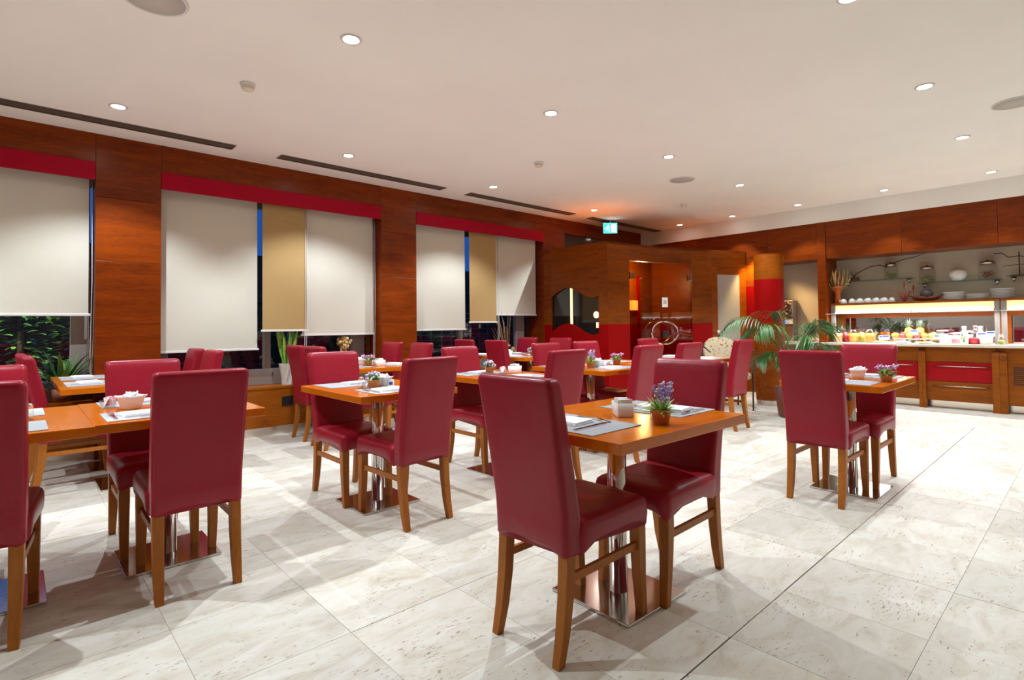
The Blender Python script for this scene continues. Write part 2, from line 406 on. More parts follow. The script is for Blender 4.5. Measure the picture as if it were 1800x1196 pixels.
# ---- left wall with wood pillars, friezes, red valances, window ledge
wl = obj('wall_left', B(XB-.1, 6.2, YL+.36, YL+.42, -.05, .515), 'ledge_wood'); tag(wl, 'cherry-wood panelled window wall on the left', 'wall', kind='structure')
PIL = [(-2.30, -1.80), (.516, 1.01), (3.324, 3.828), (6.20, 6.70)]
ZJ = [0, .62, 1.19, 1.757, 2.323, CEIL]
for a, b in PIL:
    bb('pillar_core', 'panel_wood', wl, a+.004, b-.004, YL+.018, YL+.42, 0, CEIL)
    for z0, z1 in zip(ZJ, ZJ[1:]): bb('panel', 'panel_wood', wl, a, b, YL, YL+.02, z0+.0015, z1-.0015, bevel=.0015)
GAPS = [(-3.3, -2.30), (-1.80, .516), (1.01, 3.324), (3.828, 6.20)]
for a, b in GAPS:
    bb('frieze_panel', 'panel_wood', wl, a+.002, b-.002, YL+.002, YL+.024, 2.63, CEIL)
    bb('valance', 'valance_red', wl, a+.002, b-.002, YL-.006, YL+.02, 2.47, 2.63, bevel=.002)
    bb('lintel', 'dark_grey', wl, a, b, YL+.25, YL+.42, 2.58, CEIL)
    bb('ledge_front', 'ledge_wood', wl, a, b, YL, YL+.03, .09, .49)
    bb('ledge_top', 'ledge_wood', wl, a, b, YL-.005, YL+.37, .49, .515, bevel=.002)
    bb('ledge_base', 'toe_kick', wl, a, b, YL+.012, YL+.03, 0, .09)
# wall beyond the booth corner
bb('rear_panel', 'panel_wood', wl, 6.70, 9.6, YL, YL+.06, 0, 2.40)
bb('rear_panel', 'panel_wood', wl, 6.70, 9.6, YL, YL+.06, 2.66, CEIL)
bb('transom_glass', 'tinted_panel', wl, 6.70, 9.6, YL+.03, YL+.05, 2.40, 2.66)
bb('socket_plate', 'black_plastic', wl, 2.12, 2.24, YL-.008, YL, .30, .40, bevel=.004)

# ---- windows
def window(n, a, b, posts, label):
    w_ = thing('window_%d' % n, label, 'window', ((a+b)/2, YL+.33, .515), kind='structure')
    ox = (a+b)/2
    def part(name, mat, x0, x1, y0, y1, z0, z1, **k): return bb(name, mat, w_, x0-ox, x1-ox, y0-YL-.33, y1-YL-.33, z0-.515, z1-.515, **k)
    part('bottom_rail', 'frame_grey', a, b, YL+.27, YL+.35, .515, .69, bevel=.004)
    part('top_rail', 'frame_grey', a, b, YL+.27, YL+.35, 2.46, 2.58)
    for x0, x1 in posts: part('post', 'frame_grey', x0, x1, YL+.275, YL+.345, .69, 2.46, bevel=.004)
    xs = [a] + [x for p in posts for x in p] + [b]
    for x0, x1 in zip(xs[::2], xs[1::2]):
        if x1-x0 > .06: part('pane', 'window_glass', x0, x1, YL+.305, YL+.313, .69, 2.46)
    return w_
window(1, -1.80, .516, [(-1.80, -1.70), (-.70, -.60), (.365, .50)], 'window at far left showing lit garden shrubs below the blind')
window(2, 1.01, 3.324, [(1.01, 1.12), (2.03, 2.10), (3.08, 3.235)], 'middle window behind the snake plant')
window(3, 3.828, 6.20, [(3.828, 3.93), (4.72, 4.78), (5.84, 6.02)], 'window nearest the booth, beside the dried branches')

# ---- far wall
wf = obj('wall_far', B(XF, XF+.1, YR-.1, 3.75, 0, CEIL), 'beige_wall'); tag(wf, 'far wall with cherry-wood upper panels above the buffet', 'wall', kind='structure')
XP = 8.95
for a, b in ((-3.3, -1.0), (-1.0, -.16), (-.16, .837), (.837, 1.828), (1.828, 2.767)):
    bb('panel', 'panel_wood', wf, XP, XP+.03, a+.002, b-.002, 2.09, 2.64)
for a, b in ((2.884, 3.62), (3.62, 4.8), (4.8, 5.99)):
    bb('panel', 'panel_wood', wf, XP, XP+.03, a+.002, b-.002, 2.09, 2.64)
bb('cabinet_underside', 'panel_wood', wf, XP+.03, XF, -3.3, 5.99, 2.09, 2.115)
bb('column', 'panel_wood', wf, XP-.02, XP+.06, 2.767, 2.884, .835, 2.64, bevel=.006)
bb('column_side', 'panel_wood', wf, XP+.06, XF, 2.775, 2.875, .835, 2.09)
bb('alcove_side', 'panel_wood', wf, XP+.03, XF, 3.62, 3.75, 0, 2.09)
for z0, z1, mt in ((0, 1.14, 'booth_wood'), (1.14, 1.74, 'red_lacquer'), (1.74, 2.09, 'booth_wood')):
    bb('side_panel', mt, wf, 8.94, 8.97, 3.625, 4.6, z0+.001, z1-.001)
bb('wall_joint', 'grille_grey', wf, XF-.003, XF, .858, .862, 1.4, 2.09)
obj('wall_back', B(XB-.1, XB, YR-.1, YL+.42, 0, CEIL), 'plaster', kind='structure'); tag(bpy.data.objects['wall_back'], 'plain beige wall behind the viewpoint', 'wall', kind='structure')
obj('wall_right', B(XB-.1, XF+.1, YR-.1, YR, 0, CEIL), 'plaster', kind='structure'); tag(bpy.data.objects['wall_right'], 'plain beige wall out of view on the right', 'wall', kind='structure')

# ---- booth: wood and red lacquer vestibule with curved front
BH = 2.33; RZ = 1.14
wb = thing('wall_booth', 'wood and red lacquer vestibule box with curved front and glass doors', 'partition', (6.2, 4.73, 0), kind='structure')
def P2(x, y): return (x-6.2, y-4.73)
# left face at X=6.2, Y from 4.73 to 5.99: wavy opening between y=4.95 and 5.80
def wavy(y, z0, amp, ph): return z0 + amp*math.sin(2*PI*(y-4.86)/.95 + ph)
def profile_panel(name, mat, y0, y1, zl, zu, n=40, x0=0.0, th=.03):
    """vertical board in the plane X=const; zl and zu are functions of y"""
    mb = MB(); vs = []; 
    for i in range(n+1):
        y = y0+(y1-y0)*i/n
        for x in (x0, x0+th):
            vs += [(x, y-4.73, zl(y)), (x, y-4.73, zu(y))]
    fs = []
    for i in range(n):
        a = i*4; b = a+4
        fs += [(a, a+1, b+1, b), (a+2, b+2, b+3, a+3), (a, b, b+2, a+2), (a+1, a+3, b+3, b+1)]
    fs += [(0, 2, 3, 1), (n*4, n*4+1, n*4+3, n*4+2)]
    return obj(name, mb.add(vs, fs), mat, wb)
E0, E1 = 4.90, 5.83
up_edge = lambda y: 1.60 + .075*math.sin(2*PI*(y-5.30)/.80) if E0 < y < E1 else 1.755
def upz(y): return 1.62 + .085*math.sin(2*PI*(y-5.26)/.98)
def loz(y): return 1.075 + .085*math.sin(2*PI*(y-5.26)/.98)
profile_panel('wood_panel', 'booth_wood', E0, E1, upz, lambda y: BH)
profile_panel('red_panel', 'red_lacquer', E0, E1, lambda y: 0, loz)
bb('wood_panel', 'booth_wood', wb, 0, .03, 0, E0-4.73-.0, RZ, BH); bb('wood_panel', 'booth_wood', wb, 0, .03, E1-4.73, YL-4.73, RZ, BH)
bb('red_panel', 'red_lacquer', wb, 0, .03, 0, E0-4.73, 0, RZ-.002); bb('red_panel', 'red_lacquer', wb, 0, .03, E1-4.73, YL-4.73, 0, RZ-.002)
bb('tinted_pane', 'tinted_panel', wb, .034, .045, E0-4.73-.02, E1-4.73+.02, .95, 1.75)
bb('light_strip', 'strip_glow', wb, .022, .034, 5.42-4.73, 5.46-4.73, 1.07, 1.72)
obj('round_lamp', MB().lathe([(.05, 0), (.05, .012)], 20), 'disc_glow', wb, (.033, 4.965-4.73, 1.28), (0, -PI/2, 0))
bb('small_lamp', 'strip_glow', wb, .022, .034, 4.93-4.73, 4.965-4.73, 1.09, 1.17)
# curved front as short vertical panels
CURVE = [(6.2, 4.73), (6.68, 4.70), (7.30, 4.575), (7.91, 4.38), (8.28, 4.235), (8.62, 4.10), (8.93, 3.97)]
def slab(name, mat, p, q, z0, z1, parent=wb, th=.04, inset=.0):
    p = Vector(P2(*p)); q = Vector(P2(*q)); d = (q-p).normalized(); nrm = Vector((-d.y, d.x))
    p2 = p+d*inset; q2 = q-d*inset
    c = [p2, q2, q2+nrm*th, p2+nrm*th]
    vs = [(v.x, v.y, z) for z in (z0, z1) for v in c]
    return obj(name, MB().add(vs, [(0,3,2,1),(4,5,6,7),(0,1,5,4),(1,2,6,5),(2,3,7,6),(3,0,4,7)]), mat, parent)
def lerp(p, q, t): return (p[0]+(q[0]-p[0])*t, p[1]+(q[1]-p[1])*t)
def front(p, q):
    slab('wood_panel', 'booth_wood', p, q, RZ, 1.755); slab('wood_panel', 'booth_wood', p, q, 1.758, BH); slab('red_panel', 'red_lacquer', p, q, 0, RZ-.002)
front(CURVE[0], CURVE[1])
GT = 2.08
slab('door_header', 'booth_wood', CURVE[1], CURVE[2], GT, BH); slab('door_header', 'booth_wood', CURVE[2], CURVE[3], GT, BH)
front(CURVE[3], CURVE[4])
slab('door_header', 'booth_wood', CURVE[4], CURVE[6], 2.06, BH)
# booth roof and interior
vs = [(*P2(*p), BH-.03) for p in CURVE] + [(*P2(8.9, 5.95), BH-.03), (*P2(6.23, 5.95), BH-.03)]
n = len(vs); mb = MB().add(vs + [(x, y, BH-.004) for x, y, z in vs], [tuple(reversed(range(n))), tuple(range(n, 2*n))] + [(i, (i+1) % n, (i+1) % n+n, i+n) for i in range(n)])
obj('roof', mb, 'booth_wood', wb)
bb('inner_wall', 'booth_wood', wb, .5, 2.7, 5.70-4.73, 5.74-4.73, RZ, BH-.03); bb('inner_wall', 'red_lacquer', wb, .5, 2.7, 5.70-4.73, 5.74-4.73, 0, RZ)
bb('inner_wall', 'booth_wood', wb, 2.62, 2.66, -.55, .97, RZ, BH-.03); bb('inner_wall', 'red_lacquer', wb, 2.62, 2.66, -.55, .97, 0, RZ)
bb('inner_trim', 'red_lacquer', wb, 2.11, 2.17, .94, .968, RZ, 2.0)
ib = bpy.data.lights.new('booth_inner', 'POINT'); ib.energy = 34; ib.color = (1, .80, .36); ib.shadow_soft_size = .08
il = link(bpy.data.objects.new('inner_light', ib), wb); il.location = (1.75, .62, 1.9)
ib2 = bpy.data.lights.new('booth_side', 'SPOT'); ib2.spot_size = math.radians(100); ib2.spot_blend = .5; ib2.energy = 60; ib2.color = (1, .66, .28); ib2.shadow_soft_size = .06
il2 = link(bpy.data.objects.new('side_light', ib2), wb); il2.location = P2(8.74, 3.72) + (2.25,); il2.rotation_euler = (0, math.radians(-20), 0)
sc_ = bb('wall_sconce', 'sconce_glow', wb, 1.89, 2.05, .90, .965, 1.39, 1.56)

# glass double doors (structure) with ring handles
def glass_door(n, p, q, hside, label):
    d = thing('door_%d' % n, label, 'door', (6.2, 4.73, 0), kind='structure')
    g = slab('pane', 'door_glass', p, q, .01, GT-.006, d, .012, .004)
    v = Vector(P2(*q))-Vector(P2(*p)); L_ = v.length; v.normalize(); nr = Vector((v.y, -v.x))
    c = Vector(P2(*p)) + v*(L_-.02 if hside > 0 else .02)
    for side, mt, off in ((1, 'chrome', .08), (-1, 'brass', -.08)):
        pts = []
        r = .17
        for k in range(21):
            a = PI/2 + PI*k/20
            s_ = math.cos(a)*(-1 if hside < 0 else 1); 
            pts.append(c + v*(s_*.25) + nr*off)
            pts[-1] = (pts[-1].x, pts[-1].y, 1.0 + r*math.sin(a))
        pts = [(c.x+nr.x*.0, c.y+nr.y*.0, 1.0+r)] + pts + [(c.x, c.y, 1.0-r)]
        obj('handle', MB().tube(pts, .013, 8), mt, d)
    h = Vector(P2(*p)) + v*(.05 if hside > 0 else L_-.05)
    for z in (1.86, .3): obj('hinge', B(-.04, .04, -.02, .02, -.05, .05), 'steel', d, (h.x, h.y, z), (0, 0, math.atan2(v.y, v.x)), bevel=.004)
    return d, c, v, nr
d1, c1, v1, n1 = glass_door(1, CURVE[1], CURVE[2], 1, 'left leaf of the tinted glass double door with ring handle')
d2, c2, v2, n2 = glass_door(2, CURVE[2], CURVE[3], -1, 'right leaf of the tinted glass double door carrying a paper notice')
np_ = c2 + v2*.06 + n2*.014
no = obj('paper_notice', B(-.055, .055, -.001, .001, -.075, .075), 'white_paper', None, (6.2+np_.x, 4.73+np_.y, 1.47), (0, 0, math.atan2(v2.y, v2.x)))
tag(no, 'small white paper notice taped to the glass double door', 'notice')
obj('print_line', B(-.03, .03, -.0015, -.0012, -.03, .03), 'grille_grey', no)
lk = c2 + v2*.06
obj('lock', B(-.05, .05, -.015, .015, -.05, .05), 'black_plastic', d2, (lk.x, lk.y, .98), (0, 0, math.atan2(v2.y, v2.x)), bevel=.003)
# frosted door
d3 = thing('door_3', 'wooden door with tall frosted glass panel and small white knob', 'door', (6.2, 4.73, 0), kind='structure')
p, q = CURVE[4], CURVE[6]
for t0, t1, z0, z1 in ((0, .16, 0, 2.055), (.80, 1, 0, 2.055), (.16, .80, 1.93, 2.055), (.16, .80, 0, .18)): slab('frame', 'booth_wood', lerp(p, q, t0), lerp(p, q, t1), z0, z1, d3)
slab('frosted_pane', 'frosted', lerp(p, q, .16), lerp(p, q, .80), .18, 1.93, d3, .02)
kp = P2(*lerp(p, q, .11)); obj('knob', MB().ball((0, 0, 0), .025, 10, 8), 'white_ceramic', d3, (kp[0]-.02, kp[1]-.04, 1.0))

# curved free-standing column panel
cp = thing('curved_column', 'curved free-standing column panel in wood and red, silver plinth', 'column', (7.80, 3.17, 0))
def arc_panel(name, mat, z0, z1, rad=.212, th=.03):
    out = []; inn = []; N_ = 24
    for i in range(N_+1):
        a = math.radians(150 + 175*i/N_); out.append((rad*math.cos(a), rad*math.sin(a))); inn.append(((rad-th)*math.cos(a), (rad-th)*math.sin(a)))
    ring = out + inn[::-1]
    return obj(name, MB().loft([[(x, y, z0) for x, y in ring], [(x, y, z1) for x, y in ring]], smooth=False), mat, cp)
arc_panel('plinth', 'steel', 0, .07, .203); arc_panel('lower_panel', 'booth_wood', .07, RZ); arc_panel('red_panel', 'red_lacquer', RZ+.001, 1.74); arc_panel('upper_panel', 'booth_wood', 1.741, 2.09)

# ================================================================== LIGHTS ON THE CEILING
BIG = [(.58, 5.15), (2.48, 5.13), (4.41, 5.12), (6.48, 5.18), (-1.35, 5.15),
       (1.485, 3.03), (3.234, 3.02), (5.01, 3.01), (6.735, 3.05), (-.27, 3.02), (-2.0, 3.02),
       (3.287, .87), (4.967, .845), (6.63, .85),
       (4.967, -1.3), (6.63, -1.3)]
SMALL = [(8.44, .832), (8.49, 1.907), (8.55, 3.006), (8.61, 4.034), (8.63, 4.987), (8.40, -.24), (8.38, -1.3)]
VISN = {0: 'leftmost downlight by the long slot vent', 1: 'downlight over the snake plant window', 2: 'downlight over the window beside the booth', 3: 'downlight nearest the exit sign', 5: 'large downlight at upper left of the ceiling', 6: 'downlight in the middle of the ceiling', 7: 'downlight between the middle one and the round speaker', 8: 'downlight right of the small round speaker', 11: 'downlight cut by the top edge of the view', 12: 'downlight at upper right of the ceiling', 13: 'downlight at the right below the round speaker'}
ring_me = MB().lathe([(.05, 0), (.062, -.002), (.062, -.006), (.05, -.008), (.043, -.004), (.043, -.001)], 24, cap0=False, cap1=False).mesh('trim_ring'); ring_me.materials.append(M['white_metal'])
disc_me = MB().lathe([(.0431, -.001), (.0431, -.003)], 20).mesh('lamp'); disc_me.materials.append(M['lamp_glow'])
sdisc_me = MB().lathe([(.0431, -.001), (.0431, -.003)], 20).mesh('small_lamp'); sdisc_me.materials.append(M['small_lamp_glow'])
def downlight(x, y, big, label, group):
    t = thing('downlight', label, 'ceiling light', (x, y, CEIL), 0, group)
    obj('trim_ring', ring_me, None, t); lamp = obj('lamp', disc_me if big else sdisc_me, None, t)
    ld = bpy.data.lights.new('spot', 'SPOT'); ld.energy = (SPOT_W*.76 if y < 1 else SPOT_W) if big else SPOT_W*.34; ld.color = SPOT_COL
    ld.spot_size = math.radians(114 if big else 84); ld.spot_blend = .45; ld.shadow_soft_size = .010
    lo = link(bpy.data.objects.new('spot', ld), t); lo.location = (0, 0, -.02)
OFFV = iter(('left of the frame beyond the window row', 'left of the frame over the middle row, nearer one', 'left of the frame over the middle row, farther one', 'behind the right edge, first from the camera', 'behind the right edge, second from the camera', 'behind the right edge, third from the camera'))
for i, (x, y) in enumerate(BIG): downlight(x, y, True, 'round recessed ' + (VISN[i] if i in VISN else 'downlight ' + next(OFFV)), 'recessed ceiling downlights')
SN = ['small downlight above the right end of the buffet', 'small downlight above the middle of the buffet', 'small downlight above the left end of the buffet', 'small downlight above the frosted door', 'small downlight right of the exit sign', 'small downlight outside the view, nearer the buffet corner', 'small downlight outside the view, last of the soffit row']
for (x, y), l in zip(SMALL, SN): downlight(x, y, False, 'round recessed ' + l, 'downlights along the soffit')

# slot vents
VL = ['slot air vent at the far left of the ceiling', 'slot air vent above the middle window', 'slot air vent above the window beside the booth', 'slot air vent above the booth by the exit sign']
for (a, b), l in zip(((-1.4, 1.53), (1.97, 3.98), (4.39, 6.46), (6.9, 8.9)), VL):
    v = thing('slot_vent', 'long dark ' + l, 'vent', ((a+b)/2, 5.605, CEIL), 0, 'ceiling slot vents'); hl = (b-a)/2
    bb('backing', 'vent_dark', v, -hl, hl, -.07, .07, -.002, -.0005)
    for y0, y1 in ((-.075, -.065), (.065, .075)): bb('frame', 'vent_slat', v, -hl-.01, hl+.01, y0, y1, -.008, -.0005)
    for x0, x1 in ((-hl-.01, -hl), (hl, hl+.01)): bb('frame', 'vent_slat', v, x0, x1, -.065, .065, -.008, -.0005)
    for k in (-.028, .0, .028): bb('slat', 'vent_slat', v, -hl, hl, k-.006, k+.006, -.007, -.002)
# speakers, smoke detectors
for (x, y, r), l in zip(((.53, 3.34, .155), (5.944, 3.394, .15), (5.90, .42, .15)), ('at the top left edge of the view', 'in the middle of the ceiling', 'at the right edge of the view')):
    s_ = thing('ceiling_speaker', 'round flush ceiling speaker grille ' + l, 'speaker', (x, y, CEIL), 0, 'ceiling speakers')
    obj('rim', MB().lathe([(r, -.0005), (r, -.006), (r-.012, -.008), (r-.014, -.003)], 40, cap0=False, cap1=False), 'white_metal', s_)
    obj('grille', MB().lathe([(r-.013, -.001), (r-.013, -.005), (.01, -.007)], 40), 'grille_grey', s_)
for (x, y), l in zip(((1.21, 4.08), (4.127, 4.04), (7.18, 4.08)), ('nearest, left of the ceiling', 'in mid ceiling', 'farthest, above the booth')):
    s_ = thing('smoke_detector', 'small cream smoke detector, ' + l, 'smoke detector', (x, y, CEIL), 0, 'smoke detectors')
    obj('base', MB().lathe([(.052, 0), (.052, -.012), (.047, -.016)], 24), 'white_metal', s_)
    obj('head', MB().lathe([(.046, -.016), (.046, -.022), (.038, -.024), (.038, -.032), (.043, -.034), (.036, -.046)], 24), 'cream_plastic', s_)
# exit sign
ex = thing('exit_sign', 'lit green and white running-man exit sign hanging from the ceiling', 'sign', (7.30, 5.50, CEIL), math.radians(-42.6))
obj('hanger', MB().tube([(0, 0, 0), (0, 0, -.05)], .006), 'steel', ex)
bb('housing', 'white_metal', ex, -.12, .12, .0, .03, -.23, -.05, bevel=.004)
bb('lit_panel', 'exit_green', ex, -.112, .112, -.003, -.0005, -.222, -.058)
sg = MB().box(.02, .095, -.0045, -.0031, -.205, -.075); obj('white_doorway', sg, 'exit_white', ex)
mb = MB(); mb.ball((-.035, -.004, -.098), .011, 8, 6)
for a, b in (((-.035, -.112), (-.045, -.150)), ((-.045, -.150), (-.015, -.170)), ((-.015, -.170), (-.02, -.20)), ((-.045, -.150), (-.07, -.185)), ((-.037, -.118), (-.005, -.130)), ((-.037, -.118), (-.068, -.135))):
    mb.tube([(a[0], -.004, a[1]), (b[0], -.004, b[1])], .006, 6)
obj('running_figure', mb, 'exit_white', ex)
mb = MB().box(-.105, -.08, -.0045, -.0031, -.15, -.142); obj('arrow', mb, 'exit_white', ex)

# ================================================================== BLINDS
def blind(x0, x1, y, zb, mat, label, chain=None, chain_z=.75):
    cx = (x0+x1)/2; h = (x1-x0)/2
    t = thing('roller_blind', label, 'blind', (cx, y, 2.53), 0, 'roller blinds on the window wall')
    obj('roller', MB().tube([(-h, 0, 0), (h, 0, 0)], .022, 12), 'white_metal', t)
    bb('fabric', mat, t, -h, h, -.0235, -.0225, zb+.02-2.53, .0)
    bb('bottom_bar', 'white_metal', t, -h-.015, h+.015, -.030, -.016, zb-2.53, zb+.022-2.53, bevel=.003)
    if chain is not None:
        pts = [(chain-cx, -.03, 0), (chain-cx+.004, -.032, (chain_z-2.53)*.5), (chain-cx-.012, -.034, (chain_z-2.53)*.97), (chain-cx-.004, -.034, chain_z-2.53), (chain-cx+.008, -.034, (chain_z-2.53)*.97), (chain-cx+.022, -.030, (chain_z-2.53)*.5), (chain-cx+.02, -.028, 0)]
        obj('pull_chain', MB().tube(pts, .0028, 5), 'white_metal', t)
blind(-.60, .479, 6.14, 1.265, 'blind_white', 'off-white roller blind in the far left window, above the garden view', .50, .62)
blind(1.02, 1.91, 6.14, .905, 'blind_white', 'off-white roller blind hanging lowest, left half of the middle window')
blind(1.945, 2.42, 6.08, 1.10, 'blind_tan', 'narrow tan roller blind in the middle window above the snake plant', 2.40, .60)
blind(2.39, 3.275, 6.14, 1.045, 'blind_white', 'off-white roller blind on the right side of the middle window', 3.28, .60)
blind(3.84, 4.715, 6.14, 1.08, 'blind_white', 'off-white roller blind on the left side of the window beside the booth')
blind(4.75, 5.25, 6.08, 1.18, 'blind_tan', 'narrow tan roller blind in the window beside the booth')
blind(5.24, 6.14, 6.14, 1.29, 'blind_white', 'off-white roller blind with raised hem next to the booth', 5.33, .60)

# ================================================================== CHAIRS
def make_chair():
    t = thing('dining_chair', '', 'chair')
    # backrest cover
    mb = MB(); rings = []
    def prof(z):
        if z < .48: xr = -.247 - (z-.355)*.03; xf = -.150 - (z-.355)*.04
        else:
            u = (z-.48)/(.962-.48); xr = -.251-.085*u**1.15; xf = -.155-.108*u**1.05
        return xr, xf
    def ring(z, ins=0, arch=False):
        xr, xf = prof(z); hx = (xf-xr)/2-ins; hy = .174+.010*max(0, (z-.36)/.6)-ins; c = (xf+xr)/2
        out = []
        for x, y in rrect(hx, hy, min(.022, hx*.6), 4, 8):
            zz = z
            if arch: zz = z + .014*(1-(abs(y)/hy)**3) - (.010 if abs(y) > hy*.8 else 0)
            out.append((c+x, y, zz))
        return out
    rings.append(ring(.362, .006, True)); rings.append(ring(.372, 0, True))
    for z in (.44, .50, .58, .66, .74, .82, .90, .935): rings.append(ring(z))
    for z, i in ((.950, .003), (.958, .009), (.962, .018)): rings.append(ring(z, i))
    mb.loft(rings); obj('backrest', mb, 'burgundy_leather', t)
    # seat cover with skirt
    mb = MB(); rings = []
    for z, ins, arch in ((.352, .004, 1), (.362, 0, 1), (.40, -.003, 0), (.435, -.003, 0), (.452, .002, 0), (.463, .014, 0), (.470, .05, 0), (.473, .12, 0)):
        rg = []
        for x, y in rrect(.215-ins, .184-ins, max(.01, .035-ins*.2), 4, 8):
            zz = z
            if arch: 
                k = max(abs(x)/.215, 0); m_ = abs(y)/.184
                e = min(k, m_)
                zz = z + .030*max(0, 1-(e/.88)**5) - .006*(e > .9)
            rg.append((x+.035, y, zz))
        rings.append(rg)
    mb.loft(rings); obj('seat', mb, 'burgundy_leather', t)
    for sy in (-1, 1):
        # rear leg: square, curving backwards
        rg = []
        for z, x, h in ((0, -.262, .016), (.10, -.238, .019), (.22, -.220, .021), (.34, -.212, .022), (.42, -.212, .022)):
            rg.append([(x+a*h, sy*.149+b*h, z) for a, b in ((-1, -1), (1, -1), (1, 1), (-1, 1))])
        obj('leg', MB().loft(rg, smooth=False), 'leg_wood', t, bevel=.003)
        rg = []
        for z, x, h in ((0, .228, .017), (.15, .214, .020), (.30, .208, .023), (.42, .208, .023)):
            rg.append([(x+a*h, sy*.153+b*h, z) for a, b in ((-1, -1), (1, -1), (1, 1), (-1, 1))])
        obj('leg', MB().loft(rg, smooth=False), 'leg_wood', t, bevel=.003)
        bb('stretcher', 'leg_wood', t, -.205, .20, sy*.154-.008, sy*.154+.008, .262, .292, bevel=.002)
    return t
CH = make_chair()
E_, N_, W_, S_ = 0, PI/2, PI, -PI/2      # facing +X, +Y, -X, -Y
GR = {'fore': 'chairs at the foreground table', 'lone': 'chairs at the table before the buffet', 'row': 'chairs of the middle row of tables', 'win': 'chairs at the window tables'}
CHAIRS = [
 (1.595, 1.400, E_+.02, 'large burgundy leather dining chair in the foreground, its back towards the viewer', 'fore'),
 (2.160, 1.372, W_+.02, 'burgundy dining chair behind the foreground table with the lavender pot', 'fore'),
 (3.975, 1.245, E_, 'burgundy dining chair seen from behind at the lone table before the buffet', 'lone'),
 (4.505, 1.205, W_, 'burgundy dining chair between the lone table and the buffet counter', 'lone'),
 (-.112, 2.94, N_-.12, 'burgundy dining chair cut by the left edge, nearest at left, seen from behind', 'row'),
 (-.135, 3.54, S_, 'burgundy dining chair at the left edge facing the viewer across the joined tables', 'row'),
 (.600, 2.915, N_-.02, 'large burgundy dining chair seen from behind at the near left table', 'row'),
 (.555, 3.50, S_, 'burgundy dining chair facing the viewer behind the near left table with the white sugar bowl', 'row'),
 (1.752, 2.905, N_+.04, 'burgundy dining chair seen from behind at the table left of centre', 'row'),
 (1.70, 3.48, S_, 'burgundy dining chair facing the viewer at the table left of centre with salt shaker', 'row'),
 (2.90, 2.87, N_, 'burgundy dining chair seen from behind just above the foreground chair', 'row'),
 (2.83, 3.46, S_, 'burgundy dining chair facing the viewer behind the centre table with steel base', 'row'),
 (3.93, 2.87, N_, 'burgundy dining chair seen from behind left of the foreground lavender plant', 'row'),
 (3.90, 3.46, S_, 'burgundy dining chair facing the viewer behind the pot of purple lavender on the joined tables', 'row'),
 (4.60, 2.87, N_, 'burgundy dining chair seen from behind left of the floral armchair', 'row'),
 (4.52, 3.46, S_, 'burgundy dining chair facing the viewer in front of the booth corner', 'row'),
 (5.73, 2.88, N_, 'tall-looking burgundy dining chair seen from behind beside the potted palm', 'row'),
 (5.70, 3.46, S_, 'burgundy dining chair facing the viewer in front of the ring door handles', 'row'),
 (.36, 5.12, E_, 'burgundy dining chair at the far left window table, tilted back beside the leafy ledge plant', 'win'),
 (.33, 5.62, E_, 'burgundy dining chair hidden behind another at the far left window table', 'win'),
 (.93, 5.03, W_, 'right one of two burgundy dining chairs below the lowest white blind', 'win'),
 (.92, 5.58, W_, 'left one of two burgundy dining chairs below the lowest white blind', 'win'),
 (2.40, 5.56, E_, 'burgundy dining chair with its back to the snake plant', 'win'),
 (2.38, 5.02, E_, 'burgundy dining chair showing only its top edge behind the chair left of centre', 'win'),
 (2.96, 5.60, W_, 'burgundy dining chair against the wooden pillar between two windows', 'win'),
 (2.98, 5.02, W_, 'burgundy dining chair right of the pillar, below the left edge of a white blind', 'win'),
 (4.61, 5.62, E_, 'burgundy dining chair top showing below the tan blind next to the booth', 'win'),
 (4.63, 5.02, E_, 'dark burgundy dining chair in shade left of the window table by the booth', 'win'),
 (5.18, 5.62, W_, 'dark burgundy dining chair in front of the dried branches', 'win'),
 (5.22, 5.02, W_, 'burgundy dining chair top in front of the red booth panel', 'win'),
]
for x, y, r, l, g in CHAIRS: place(CH, (x, y, 0), r, l, GR[g])

